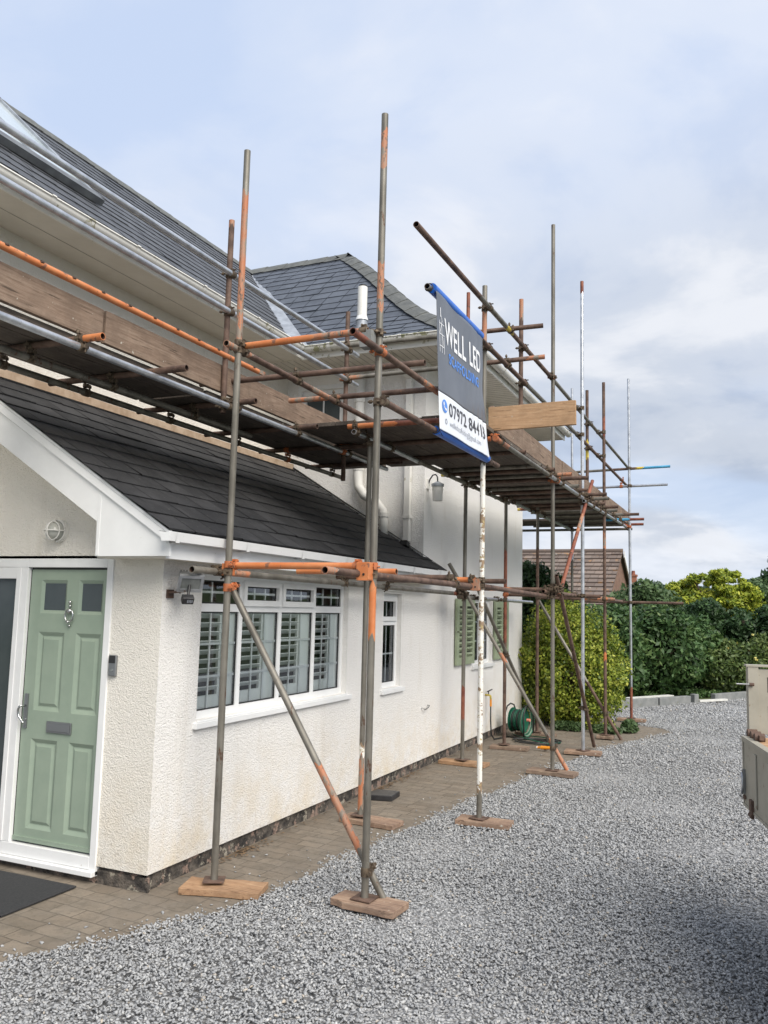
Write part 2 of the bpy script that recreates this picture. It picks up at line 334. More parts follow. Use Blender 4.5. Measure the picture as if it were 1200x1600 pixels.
# ------------------------------------------------------------ mesh helpers
WLOC = {}
class MB:
    def __init__(s): s.v = []; s.f = []; s.m = []; s.sm = []; s.a = []; s.slots = []
    def slot(s, k):
        if k not in s.slots: s.slots.append(k)
        return s.slots.index(k)
    def add(s, vs, fs, mat, smooth=False, a=.5):
        o = len(s.v); s.v.extend([tuple(v) for v in vs]); k = s.slot(mat)
        for f in fs: s.f.append(tuple(i + o for i in f)); s.m.append(k); s.sm.append(smooth); s.a.append(a)
        return s
    def box(s, x0, x1, y0, y1, z0, z1, mat):
        x0, x1 = sorted((x0, x1)); y0, y1 = sorted((y0, y1)); z0, z1 = sorted((z0, z1))
        vs = [(x0, y0, z0), (x1, y0, z0), (x1, y1, z0), (x0, y1, z0), (x0, y0, z1), (x1, y0, z1), (x1, y1, z1), (x0, y1, z1)]
        return s.add(vs, [(0, 3, 2, 1), (4, 5, 6, 7), (0, 1, 5, 4), (1, 2, 6, 5), (2, 3, 7, 6), (3, 0, 4, 7)], mat)
    def obox(s, c, ax, h, mat):
        c = Vector(c); ax = [Vector(a).normalized() * k for a, k in zip(ax, h)]
        vs = [c + ax[0] * i + ax[1] * j + ax[2] * k for k in (-1, 1) for i, j in ((-1, -1), (1, -1), (1, 1), (-1, 1))]
        return s.add(vs, [(0, 3, 2, 1), (4, 5, 6, 7), (0, 1, 5, 4), (1, 2, 6, 5), (2, 3, 7, 6), (3, 0, 4, 7)], mat)
    def prism(s, poly, ext, mat):
        n = len(poly); e = Vector(ext); p = [Vector(q) for q in poly]
        return s.add(p + [q + e for q in p], [tuple(range(n))[::-1], tuple(range(n, 2 * n))] + [(i, (i + 1) % n, n + (i + 1) % n, n + i) for i in range(n)], mat)
    def cyl(s, p0, p1, r0, mat, n=14, r1=None, caps=True, smooth=True):
        p0, p1 = Vector(p0), Vector(p1); r1 = r0 if r1 is None else r1
        d = (p1 - p0).normalized(); u = d.orthogonal().normalized(); w_ = d.cross(u)
        vs = [p + (u * math.cos(2 * math.pi * i / n) + w_ * math.sin(2 * math.pi * i / n)) * r for p, r in ((p0, r0), (p1, r1)) for i in range(n)]
        s.add(vs, [(i, (i + 1) % n, n + (i + 1) % n, n + i) for i in range(n)], mat, smooth)
        if caps:
            s.add(vs[:n], [tuple(range(n))[::-1]], mat); s.add(vs[n:], [tuple(range(n))], mat)
        return s
    def path(s, pts, r, mat, n=8, closed=False):
        pts = [Vector(p) for p in pts]; m = len(pts); vs = []; up = None
        for i, p in enumerate(pts):
            if closed: d = (pts[(i + 1) % m] - pts[i - 1]).normalized()
            else: d = (pts[min(i + 1, m - 1)] - pts[max(i - 1, 0)]).normalized()
            if up is None: up = d.orthogonal().normalized()
            up = (up - d * up.dot(d)).normalized(); w_ = d.cross(up)
            vs += [p + (up * math.cos(2 * math.pi * k / n) + w_ * math.sin(2 * math.pi * k / n)) * r for k in range(n)]
        fs = []
        for i in range(m if closed else m - 1):
            j = (i + 1) % m
            fs += [(i * n + k, i * n + (k + 1) % n, j * n + (k + 1) % n, j * n + k) for k in range(n)]
        if not closed: fs += [tuple(range(n))[::-1], tuple(range((m - 1) * n, m * n))]
        return s.add(vs, fs, mat, True)
    def sphere(s, c, r, mat, nu=16, nv=10, sc=(1, 1, 1), top=math.pi):
        c = Vector(c); vs = []
        for j in range(nv + 1):
            a = top * j / nv
            for i in range(nu):
                b = 2 * math.pi * i / nu
                vs.append(c + Vector((r * sc[0] * math.sin(a) * math.cos(b), r * sc[1] * math.sin(a) * math.sin(b), r * sc[2] * math.cos(a))))
        return s.add(vs, [(j * nu + i, (j + 1) * nu + i, (j + 1) * nu + (i + 1) % nu, j * nu + (i + 1) % nu) for j in range(nv) for i in range(nu)], mat, True)
def tag(o, label=None, cat=None, group=None, kind=None):
    if label: o['label'] = label
    if cat: o['category'] = cat
    if group: o['group'] = group
    if kind: o['kind'] = kind
    return o
def empty(name, loc, label=None, cat=None, group=None):
    o = bpy.data.objects.new(name, None); COL.objects.link(o); o.location = loc; o.empty_display_size = .2
    WLOC[o.name] = Vector(loc); return tag(o, label, cat, group)
def link(mb, name, parent=None, label=None, cat=None, group=None, kind=None, bevel=0, attr=False):
    me = bpy.data.meshes.new(name)
    vs = np.array([tuple(v) for v in mb.v]); lo, hi = vs.min(0), vs.max(0); c = Vector(((lo[0] + hi[0]) / 2, (lo[1] + hi[1]) / 2, lo[2]))
    me.from_pydata([tuple(v) for v in (vs - np.array(c))], [], mb.f)
    for k in mb.slots: me.materials.append(MATS[k])
    me.polygons.foreach_set('material_index', mb.m); me.polygons.foreach_set('use_smooth', mb.sm)
    if attr:
        at = me.attributes.new('v', 'FLOAT', 'FACE'); at.data.foreach_set('value', mb.a)
    me.update()
    o = bpy.data.objects.new(name, me); COL.objects.link(o)
    if parent: o.parent = parent; o.location = c - WLOC[parent.name]
    else: o.location = c
    WLOC[o.name] = c
    if bevel:
        b = o.modifiers.new('bevel', 'BEVEL'); b.width = bevel; b.segments = 2; b.limit_method = 'ANGLE'
    return tag(o, label, cat, group, kind)
def text_mesh(s, size, origin, u, v, mat, mb, bold=0.0, stretch=1.0, disp=None, spacing=1.0, fine=0.0, align='LEFT'):
    cu = bpy.data.curves.new('t', 'FONT'); cu.body = s; cu.size = size; cu.offset = bold; cu.space_character = spacing; cu.align_x = align; cu.resolution_u = 4
    ob = bpy.data.objects.new('t', cu); COL.objects.link(ob); dg = bpy.context.evaluated_depsgraph_get(); dg.update()
    me = bpy.data.meshes.new_from_object(ob.evaluated_get(dg))
    if fine:
        import bmesh
        bm = bmesh.new(); bm.from_mesh(me); bmesh.ops.triangulate(bm, faces=bm.faces[:])
        for _ in range(4):
            es = [e for e in bm.edges if e.calc_length() > fine]
            if not es: break
            bmesh.ops.subdivide_edges(bm, edges=es, cuts=1); bmesh.ops.triangulate(bm, faces=bm.faces[:])
        bm.to_mesh(me); bm.free()
    o_, u_, v_ = Vector(origin), Vector(u), Vector(v); vs = []
    for q in me.vertices:
        p = o_ + u_ * q.co.x * stretch + v_ * q.co.y
        vs.append(disp(p) if disp else p)
    mb.add(vs, [tuple(p.vertices) for p in me.polygons], mat)
    bpy.data.objects.remove(ob); bpy.data.meshes.remove(me)
# ------------------------------------------------------------ ground
def poly_sheet(name, pts, z, mat, label, sub=None):
    mb = MB(); mb.add([(x, y, z) for x, y in pts], [tuple(range(len(pts)))], mat)
    return link(mb, name, kind='structure', label=label)
poly_sheet('ground', [(-300, -60), (300, -60), (300, 500), (-300, 500)], -0.012, 'lawn', 'green ground stretching away behind the garden')
PAVE = [(-2.3, -1.9), (-.9, -1.55), (.03, -1.19), (.39, -.62), (.62, -.05), (.70, .40), (.78, 1.0), (.84, 1.6), (.90, 2.3), (1.0, 3.08), (1.12, 4.1), (1.26, 5.15), (1.42, 6.2), (1.60, 7.3), (1.80, 8.2), (2.15, 9.2), (2.42, 9.95), (2.30, 10.35), (1.85, 10.6), (1.3, 11.0), (-1.0, 11.3), (-3.0, 9.5), (-3.0, 0)]
poly_sheet('paved_path', PAVE, 0.0, 'paving', 'grey brown block paving along the foot of the white wall')
GRAV = [(-9, -9), (10, -9), (10, 26), (5.2, 20.9), (3.75, 18.2), (2.5, 15.4), (1.1, 12.95), (-1.5, 13.2), (-3.5, 11.0), (-9, 0)]
poly_sheet('gravel_bed', GRAV, -0.006, 'gravel_bed', 'bed of the grey gravel driveway')
def in_poly(P, poly):
    x, y = P[:, 0], P[:, 1]; ins = np.zeros(len(P), bool); n = len(poly)
    for i in range(n):
        x0, y0 = poly[i]; x1, y1 = poly[(i + 1) % n]
        c = ((y0 > y) != (y1 > y)) & (x < (x1 - x0) * (y - y0) / (y1 - y0 + 1e-12) + x0); ins ^= c
    return ins
def poly_dist(P, poly):
    d = np.full(len(P), 1e9); n = len(poly)
    for i in range(n):
        a = np.array(poly[i]); b = np.array(poly[(i + 1) % n]); ab = b - a
        t = np.clip(((P - a) @ ab) / (ab @ ab), 0, 1); d = np.minimum(d, np.hypot(*(P - (a + t[:, None] * ab)).T))
    return d
import bmesh
def rock_protos(k):
    out_ = []
    for _ in range(k):
        bm = bmesh.new()
        for _ in range(9):
            p = rng.normal(size=3); p /= np.linalg.norm(p); p *= np.array([.56, .40, .26]) * rng.uniform(.85, 1.1); bm.verts.new(p)
        bmesh.ops.convex_hull(bm, input=bm.verts[:])
        bmesh.ops.delete(bm, geom=[v for v in bm.verts if not v.link_faces], context='VERTS')
        bm.verts.index_update(); bmesh.ops.triangulate(bm, faces=bm.faces[:])
        out_.append((np.array([v.co[:] for v in bm.verts]), np.array([[v.index for v in f.verts] for f in bm.faces]))); bm.free()
    return out_
ROCKS = rock_protos(14)
def rot_mats(n, flat=.42):
    a = rng.uniform(0, 2 * np.pi, n); b = rng.normal(0, flat, n); c = rng.normal(0, flat, n)
    ca, sa, cb, sb, cc, sc = np.cos(a), np.sin(a), np.cos(b), np.sin(b), np.cos(c), np.sin(c); o = np.zeros(n); i = np.ones(n)
    Rz = np.stack([ca, -sa, o, sa, ca, o, o, o, i], 1).reshape(n, 3, 3); Rx = np.stack([i, o, o, o, cb, -sb, o, sb, cb], 1).reshape(n, 3, 3); Ry = np.stack([cc, o, sc, o, i, o, -sc, o, cc], 1).reshape(n, 3, 3)
    return Rz @ Rx @ Ry
def np_mesh(name, V, F, mats, mi=None, attr=None, attr_dom='FACE'):
    me = bpy.data.meshes.new(name); k = F.shape[1]
    me.vertices.add(len(V)); me.vertices.foreach_set('co', V.astype(np.float32).ravel())
    me.loops.add(F.size); me.loops.foreach_set('vertex_index', F.astype(np.int32).ravel())
    me.polygons.add(len(F)); me.polygons.foreach_set('loop_start', np.arange(0, F.size, k, dtype=np.int32))
    for m in mats: me.materials.append(MATS[m])
    if mi is not None: me.polygons.foreach_set('material_index', mi.astype(np.int32))
    me.update(calc_edges=True)
    if attr is not None:
        at = me.attributes.new('v', 'FLOAT', attr_dom); at.data.foreach_set('value', attr.astype(np.float32))
    return me
def scatter_stones(P, z, size):
    n = len(P); rm = rot_mats(n); pick = rng.integers(0, len(ROCKS), n); Vs = []; Fs = []; As = []; o = 0
    val = np.clip(rng.beta(2.2, 2.4, n) + (rng.random(n) < .03) * .5, 0, 1)
    for k, (rv, rf) in enumerate(ROCKS):
        ix = np.where(pick == k)[0]
        if not len(ix): continue
        v = np.einsum('nij,mj->nmi', rm[ix], rv) * size[ix][:, None, None]
        v[:, :, :2] += P[ix][:, None, :]; v[:, :, 2] += z[ix][:, None]
        Vs.append(v.reshape(-1, 3)); f = rf[None] + (np.arange(len(ix)) * len(rv))[:, None, None] + o; Fs.append(f.reshape(-1, 3)); As.append(np.repeat(val[ix], len(rf))); o += len(ix) * len(rv)
    return np.concatenate(Vs), np.concatenate(Fs), np.concatenate(As)
def gravel():
    pts, zz, ss = [], [], []
    camxy = np.array([CAM.x, CAM.y])
    for (x0, x1, y0, y1, dens, smin, smax) in ((-3, 6.5, -4.2, 2.0, 4300, .015, .031), (-1, 7, 2.0, 6.5, 2900, .018, .034), (0, 8, 6.5, 12, 1100, .024, .042), (-2, 9, 12, 21, 420, .034, .055)):
        n = int((x1 - x0) * (y1 - y0) * dens); P = np.stack([rng.uniform(x0, x1, n), rng.uniform(y0, y1, n)], 1)
        q = P - camxy; ang = np.degrees(np.arctan2(q[:, 0], q[:, 1])); dist = np.hypot(*q.T)
        keep = (ang > -62) & (ang < 14) & (dist > 1.6) & in_poly(P, GRAV)
        P = P[keep]; inp = in_poly(P, PAVE); d = poly_dist(P, PAVE)
        wob = .05 * np.sin(P[:, 1] * 3.1) + .03 * np.sin(P[:, 1] * 7.7 + 1)
        pr = np.where(inp, np.exp(-np.maximum(d + wob, 0) / .035) * .9 + .011 * np.exp(-d / .28), 1.0)
        P = P[rng.random(len(P)) < pr]; d = poly_dist(P, PAVE); inp = in_poly(P, PAVE)
        m = len(P); und = .010 * np.sin(P[:, 0] * 2.3 + P[:, 1] * 1.1) + .008 * np.sin(P[:, 1] * 3.7 - P[:, 0] * 1.9)
        z = np.where(inp, .006, rng.uniform(.0, .016, m) + und * np.clip(d / .4, 0, 1))
        pts.append(P); zz.append(z); ss.append(rng.uniform(smin, smax, m) * np.where(rng.random(m) < .06, 1.35, 1))
    V, F, A = scatter_stones(np.concatenate(pts), np.concatenate(zz), np.concatenate(ss))
    o = bpy.data.objects.new('gravel', np_mesh('gravel', V, F, ['stone'], attr=A)); COL.objects.link(o)
    tag(o, 'loose grey and white gravel chippings covering the driveway', 'gravel', kind='stuff')
gravel()
# leaf litter beside the wall foot
def litter():
    n = 520
    y = np.concatenate([rng.uniform(.3, 7.2, 180), rng.normal(1.15, .14, 140), rng.normal(3.7, .22, 150), rng.normal(4.4, .2, 50)]); x = np.abs(rng.normal(.0, .055, n)) + .0
    ang = rng.uniform(0, 6.28, n); s = rng.uniform(.004, .013, n); V = np.zeros((n, 4, 3)); t = rng.uniform(-.4, .4, (n, 4))
    for k, (a, r) in enumerate(((0, 1.6), (1.57, .7), (3.14, 1.6), (4.71, .7))):
        V[:, k, 0] = x + np.cos(ang + a) * s * r; V[:, k, 1] = y + np.sin(ang + a) * s * r; V[:, k, 2] = .008 + s * (.4 + t[:, k])
    o = bpy.data.objects.new('leaf_litter', np_mesh('leaf_litter', V.reshape(-1, 3), np.arange(n * 4).reshape(n, 4), ['dead_leaf'])); COL.objects.link(o)
    tag(o, 'brown dead leaves and twigs gathered along the foot of the wall', 'leaf litter', kind='stuff')
litter()
# ------------------------------------------------------------ house
house = empty('house', (-2.5, 4.5, 0), 'white rendered house with slate roofs and a sage green front door', 'house')
EAVE, RZ, OV = 5.10, 7.67, .66
def zlow(x): return 2.38 + .615 * (.23 - x)
def wall_holes(mb, P, u0, u1, z0, z1, holes, mat, nrm, reveal=.12, rmat=None):
    us = sorted({u0, u1, *[h[0] for h in holes], *[h[1] for h in holes]}); zs = sorted({z0, z1, *[h[2] for h in holes], *[h[3] for h in holes]})
    for a, b in zip(us, us[1:]):
        for c, d in zip(zs, zs[1:]):
            if any(h[0] <= a and b <= h[1] and h[2] <= c and d <= h[3] for h in holes): continue
            mb.add([P(a, c), P(b, c), P(b, d), P(a, d)], [(0, 1, 2, 3)], mat)
    n = Vector(nrm) * -reveal
    for h in holes:
        c = [P(h[0], h[2]), P(h[1], h[2]), P(h[1], h[3]), P(h[0], h[3])]
        for i in range(4):
            a, b = Vector(c[i]), Vector(c[(i + 1) % 4]); mb.add([b, a, a + n, b + n], [(0, 1, 2, 3)], rmat or mat)
PB = .115   # bottom of render above the plinth
W1 = (.45, 2.86, 1.06, 2.13); W2 = (3.72, 4.28, 1.03, 2.06); W3 = (6.84, 7.80, 1.12, 2.06)
mb = MB()
# lower side wall and rear block side wall on x = 0
wall_holes(mb, lambda u, z: (0, u, z), 0, 9.6, PB, 2.38, [W1, W2, W3], 'render_white', (1, 0, 0))
mb.add([(0, 4.87, 2.38), (0, 9.6, 2.38), (0, 9.6, 5.0), (0, 4.87, 5.0)], [(0, 1, 2, 3)], 'render_white')
mb.add([(0, 0, 2.38), (0, 4.87, 2.38), (0, 4.87, 2.47), (0, 0, 2.47)], [(0, 1, 2, 3)], 'render_white')
mb.add([(0, 9.6, PB), (-7, 9.6, PB), (-7, 9.6, 5.0), (0, 9.6, 5.0)], [(0, 1, 2, 3)], 'render_white')
link(mb, 'wall', house)
mb = MB()
D0, D1, DZ = -1.95, -.43, 2.20
mb.add([(D1, 0, PB), (0, 0, PB), (0, 0, 2.3), (D1, 0, 2.3)], [(0, 1, 2, 3)], 'render_cream')
mb.add([(-4.2, 0, PB), (D0, 0, PB), (D0, 0, 2.3), (-4.2, 0, 2.3)], [(0, 1, 2, 3)], 'render_cream')
mb.add([(D0, 0, DZ), (D1, 0, DZ), (D1, 0, 2.3), (D0, 0, 2.3)], [(0, 1, 2, 3)], 'render_cream')
mb.add([(-4.2, 0, 2.3), (0, 0, 2.3), (0, 0, zlow(0) - .06), (-2.1, 0, zlow(-2.1) - .06), (-4.2, 0, zlow(0) - .06)], [(0, 1, 2, 3, 4)], 'render_cream')
mb.add([(-4.2, 0, PB), (-4.2, 5, PB), (-4.2, 5, 2.4), (-4.2, 0, 2.4)], [(0, 1, 2, 3)], 'render_cream')
mb.box(D0, D1, .0, .03, DZ - .001, DZ + .02, 'render_cream')
link(mb, 'wall', house)
mb = MB()   # first floor walls
mb.add([(-2.0, -3, 2.2), (-2.0, 4.87, 2.2), (-2.0, 4.87, 5.0), (-2.0, -3, 5.0)], [(0, 1, 2, 3)], 'render_cream')
WU = (-1.78, -1.16, 3.86, 4.74)
wall_holes(mb, lambda u, z: (u, 4.87, z), -2.0, 0, 2.2, 5.0, [WU], 'render_white', (0, -1, 0))
mb.add([(-2.0, -3, 2.2), (-7, -3, 2.2), (-7, -3, 5.0), (-4.25, -3, RZ - .1), (-2.0, -3, 5.0)], [(0, 1, 2, 3, 4)], 'render_cream')
mb.add([(-7, -3, 0), (-7, 9.6, 0), (-7, 9.6, 5.0), (-7, -3, 5.0)], [(0, 1, 2, 3)], 'render_cream')
link(mb, 'wall', house)
mb = MB()   # recessed plinth
mb.box(-4.2, -.015, .03, .06, -.02, PB + .012, 'plinth'); mb.box(-.06, -.03, .03, 9.57, -.02, PB + .012, 'plinth')
mb.box(-1.0, .0, .012, .03, -.02, .09, 'plinth')
link(mb, 'plinth', house)
# slate roofing built slate by slate
def slates(mb, S, d0, d1, uL, uR, expo, width, mat, lift=.013, tone=(.1, .9)):
    rows = int(round((d1 - d0) / expo))
    for i in range(rows):
        a = d0 + (d1 - d0) * i / rows; b = min(d0 + (d1 - d0) * (i + 1.12) / rows, d1 + .02)
        L0, R0 = uL(a), uR(a); L1, R1 = uL(b), uR(b)
        u = min(L0, L1) - (width * .5 if i % 2 else 0) - random.uniform(0, .01)
        while u < max(R0, R1):
            wd = width * random.uniform(.93, 1.07)
            q0, q1 = u + .0045, u + wd - .0045; u += wd
            a0, a1 = max(q0, L0), min(q1, R0); b0, b1 = max(q0, L1), min(q1, R1)
            if a1 - a0 < .004 and b1 - b0 < .004: continue
            if a1 < a0: a0 = a1 = min(max(q0, L0), R0) if q0 > R0 else max(min(q1, R0), L0)
            if b1 < b0: b0 = b1 = min(max(q0, L1), R1) if q0 > R1 else max(min(q1, R1), L1)
            l = lift + random.uniform(-.002, .003) + (.006 if random.random() < .04 else 0); j = random.uniform(-.006, .006); j2 = j + random.uniform(-.005, .005)
            P = [S(a0, a + j, l), S(a1, a + j2, l + random.uniform(-.002, .003)), S(b1, b, .003), S(b0, b, .003)]
            Q = [S(a0, a + j, .001), S(a1, a + j2, .001)]
            mb.add(P + Q, [(0, 1, 2, 3), (4, 5, 1, 0)], mat, a=random.uniform(*tone))
def hb(d):  # bell-cast profile of the cross roof
    xs = [-.1, 0, .5, .78, 1.09, 1.43, 1.8, 2.3, 3.0]; hs = [-.07, 0, .345, .55, .82, 1.14, 1.5, 1.97, 2.57]
    return float(np.interp(d, xs, hs))
# lower lean-to roof
mb = MB(); k = math.hypot(1, .615)
Slow = lambda u, d, l: (.25 - d + l * .5, u, zlow(.25 - d) + l * .87)
mb.add([(.25, -.27, zlow(.25)), (.25, 4.87, zlow(.25)), (-2.1, 4.87, zlow(-2.1)), (-2.1, -.27, zlow(-2.1))], [(0, 1, 2, 3), ], 'slate_under', a=.1)
mb.add([(.25, -.27, zlow(.25) - .03), (-2.1, -.27, zlow(-2.1) - .03), (-2.1, 4.87, zlow(-2.1) - .03), (.25, 4.87, zlow(.25) - .03)], [(0, 1, 2, 3)], 'slate_under', a=.1)
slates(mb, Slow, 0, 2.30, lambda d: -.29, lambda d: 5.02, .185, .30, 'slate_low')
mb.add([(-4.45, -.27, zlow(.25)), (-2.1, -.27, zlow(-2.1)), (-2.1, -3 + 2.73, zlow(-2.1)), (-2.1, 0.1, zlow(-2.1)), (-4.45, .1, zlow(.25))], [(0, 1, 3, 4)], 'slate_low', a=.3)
link(mb, 'roof', house, attr=True, label='dark slate lean-to roof over the front door and ground floor')
mb = MB(); mb.box(-1.99, -1.86, -.2, 4.86, zlow(-1.93) - .02, zlow(-1.93) + .05, 'fillet'); link(mb, 'mortar_fillet', house)
mb = MB(); mb.prism([(.26, 4.868, 2.40), (-2.0, 4.868, zlow(-2.0) + .03), (-2.0, 4.868, zlow(-2.0) + .055), (.22, 4.868, 2.425)], (0, -.02, 0), 'slate_low'); link(mb, 'flashing', house)
# main roof and cross roof
SL = (RZ - EAVE) / 2.75
mb = MB()
Smain = lambda u, d, l: (-1.5 - d + l * .68, u, EAVE + SL * d + l * .73)
mb.add([(-1.48, -3.3, EAVE - .02), (-1.48, 4.3, EAVE - .02), (-4.25, 7.2, RZ - .01), (-4.25, -3.3, RZ - .01)], [(0, 1, 2, 3)], 'slate_under', a=.1)
slates(mb, Smain, 0, 2.75, lambda d: -3.3, lambda d: 4.13 + d * 1.087, .165, .26, 'slate_main')
mb.add([(-4.25, -3.3, RZ), (-4.25, 7.2, RZ), (-7.2, 7.2, EAVE), (-7.2, -3.3, EAVE)], [(0, 1, 2, 3)], 'slate_main', a=.4)
link(mb, 'roof', house, attr=True, label='long slate roof of the main house with a rooflight')
mb = MB()
Sfr = lambda u, d, l: (u, 4.21 + d - l * .6, EAVE + hb(d) + l * .78)
slates(mb, Sfr, 0, 2.99, lambda d: -1.5 - d * .92, lambda d: .66 - d, .16, .30, 'slate_blue')
Sen = lambda u, d, l: (.66 - d + l * .6, u, EAVE + hb(d) + l * .78)
slates(mb, Sen, 0, 2.99, lambda d: 4.21 + d, lambda d: 10.19 - d, .16, .30, 'slate_blue')
for d in np.linspace(0, 2.9, 12):
    e = d + .27
    mb.add([(-1.5 - d * .92, 4.21 + d, EAVE + hb(d) - .02), (.66 - d, 4.21 + d, EAVE + hb(d) - .02), (.66 - e, 4.21 + e, EAVE + hb(min(e, 2.99)) - .02), (-1.5 - e * .92, 4.21 + e, EAVE + hb(min(e, 2.99)) - .02)], [(0, 1, 2, 3)], 'slate_under', a=.1)
    mb.add([(.66 - d, 4.21 + d, EAVE + hb(d) - .02), (.66 - d, 10.19 - d, EAVE + hb(d) - .02), (.66 - e, 10.19 - e, EAVE + hb(min(e, 2.99)) - .02), (.66 - e, 4.21 + e, EAVE + hb(min(e, 2.99)) - .02)], [(0, 1, 2, 3)], 'slate_under', a=.1)
mb.add([(.66, 10.19, EAVE), (-7.2, 10.19, EAVE), (-4.25, 7.2, RZ), (-2.33, 7.2, RZ)], [(0, 1, 2, 3)], 'slate_blue', a=.4)
link(mb, 'roof', house, attr=True, label='blue grey slate hipped roof with a sweeping hip')
# ridge and hip tiles
def caps(mb, pts_fn, n, wv, mat, sag=.055):
    for i in range(n):
        a, b = pts_fn(i / n), pts_fn((i + 1) / n + .01); a, b = Vector(a), Vector(b)
        d = (b - a).normalized(); side = d.cross(Vector((0, 0, 1))).normalized(); up = side.cross(d)
        l0 = .034; l1 = .024
        pr = [(-wv, -sag * 1.9), (-wv * .5, -sag * .75), (0, 0), (wv * .5, -sag * .75), (wv, -sag * 1.9)]
        v = [a + side * x + up * (y + l0) for x, y in pr] + [b + side * x + up * (y + l1) for x, y in pr] + [a + side * x + up * (y + l0 - .018) for x, y in pr]
        fs = [(j, j + 1, 6 + j, 5 + j) for j in range(4)] + [(10 + j, 11 + j, j + 1, j) for j in range(4)]
        mb.add(v, fs, mat)
mb = MB(); caps(mb, lambda t: (-4.25, 7.2 - 10.5 * t, RZ + .02), 24, .16, 'ridge_tile', .09); link(mb, 'ridge_tiles', house)
mb = MB(); caps(mb, lambda t: (-2.33 - 1.95 * t, 7.2, RZ + .02), 5, .15, 'ridge_tile', .08); link(mb, 'ridge_tiles', house)
mb = MB(); caps(mb, lambda t: (.68 - 3.01 * t, 4.19 + 3.01 * t, EAVE + hb(max(0, 3.0 * t)) + .012), 13, .165, 'ridge_tile', .05); link(mb, 'hip_tiles', house)
mb = MB(); caps(mb, lambda t: (.68 - 3.01 * t, 10.21 - 3.01 * t, EAVE + hb(max(0, 3.0 * t)) + .03), 11, .19, 'ridge_tile', .05); link(mb, 'hip_tiles', house)
mb = MB()   # lead valley
mb.add([(-1.50, 4.13, 5.115), (-1.32, 4.21, 5.105), (-4.22, 7.3, RZ + .05), (-4.45, 7.2, RZ + .05)], [(0, 1, 2, 3)], 'lead')
link(mb, 'valley_flashing', house)
# rooflight
def roof_pt(x, y, l=0): d = -1.5 - x; return (x + l * .68, y, EAVE + SL * d + l * .73)
rl = MB()
def rbar(x0, x1, y0, y1, l0, l1, mat, m):
    p = [roof_pt(x0, y0, l0), roof_pt(x0, y1, l0), roof_pt(x1, y1, l0), roof_pt(x1, y0, l0), roof_pt(x0, y0, l1), roof_pt(x0, y1, l1), roof_pt(x1, y1, l1), roof_pt(x1, y0, l1)]
    m.add(p, [(0, 1, 2, 3), (4, 7, 6, 5), (0, 4, 5, 1), (1, 5, 6, 2), (2, 6, 7, 3), (3, 7, 4, 0)], mat)
rbar(-2.36, -2.50, -3.0, 1.62, .02, .09, 'dark_lead', rl); rbar(-3.98, -4.08, -3.0, 1.62, .02, .09, 'dark_lead', rl); rbar(-2.50, -3.98, 1.56, 1.62, .02, .085, 'lead', rl)
for yy in (.82, -.2, -1.2): rbar(-2.50, -3.98, yy, yy + .055, .03, .085, 'lead', rl)
rlo = link(rl, 'rooflight', house)
rg = MB(); rbar(-2.50, -3.98, -3.0, 1.56, .03, .06, 'skylight_glass', rg); link(rg, 'pane', rlo)
# soffits, fascias, gutters
mb = MB()
mb.box(-2.0, -1.46, -3.3, 4.3, 4.985, 5.0, 'soffit')
for yy in (-.9, .35): pass
for xx in (-1.72,): mb.box(xx, xx + .004, -3.3, 4.3, 4.982, 4.985, 'soffit_line')
link(mb, 'soffit', house)
mb = MB(); x = -1.46
y = 4.31
mb.box(-2.0, .60, 4.27, 4.87, 4.975, 4.99, 'soffit'); mb.box(.0, .60, 4.87, 10.15, 4.975, 4.99, 'soffit')
for i in range(28): mb.box(-1.96 + i * .095, -1.954 + i * .095, 4.28, 4.86, 4.972, 4.975, 'soffit_line')
for i in range(54): mb.box(.01, .59, 4.9 + i * .098, 4.905 + i * .098, 4.972, 4.975, 'soffit_line')
link(mb, 'soffit', house)
mb = MB(); mb.box(-1.46, -1.44, -3.3, 4.25, 4.98, 5.08, 'upvc_old'); link(mb, 'fascia', house)
mb = MB(); mb.box(-1.44, .62, 4.25, 4.27, 4.965, 5.08, 'upvc_old'); mb.box(.60, .62, 4.27, 10.17, 4.965, 5.08, 'upvc_old'); link(mb, 'fascia', house)
def gutter(p0, p1, r, mat, name='gutter', brackets=1.0, square=False, joints='upvc_old'):
    p0, p1 = Vector(p0), Vector(p1); d = (p1 - p0).normalized(); s = d.cross(Vector((0, 0, 1))).normalized(); up = Vector((0, 0, 1)); mb = MB(); n = 10
    if square: pr = [(-r, r * .1), (-r * .72, -r * 1.15), (r * .62, -r * 1.15), (r, r * .1), (r * 1.08, r * .1), (r * 1.08, r * .3), (r * .9, r * .3)]
    else: pr = [(-math.cos(math.pi * i / n) * r, -math.sin(math.pi * i / n) * r) for i in range(n + 1)] + [(r * 1.1, 0), (r * 1.1, r * .2), (r * .88, r * .2)]
    inn = [(x * .86, y * .86 + .004) for x, y in pr[:(4 if square else n + 1)]]
    def sweep(pr_, a, b, m, k=1.0):
        c = len(pr_); v = [q + s * x * k + up * y * k for q in (a, b) for x, y in pr_]
        mb.add(v, [(i, i + 1, c + i + 1, c + i) for i in range(c - 1)], m, not square)
    sweep(pr, p0, p1, mat); sweep(inn[::-1], p0, p1, mat)
    for q in (p0, p1): mb.add([q + s * x + up * y for x, y in pr[:(4 if square else n + 1)]], [tuple(range(4 if square else n + 1))], mat)
    o = link(mb, name, house)
    L_ = (p1 - p0).length; t = .35
    while t < L_:
        mb = MB(); a = p0 + d * (t - .02); b = p0 + d * (t + .02)
        sweep(pr, a, b, joints, 1.09); sweep([(x * 1.16, y * 1.16) for x, y in pr][::-1], a, b, joints, 1.0)
        link(mb, 'bracket', o); t += brackets
    return o
gutter((-1.385, -3.3, 5.065), (-1.385, 4.10, 5.085), .062, 'upvc_old', brackets=1.0)
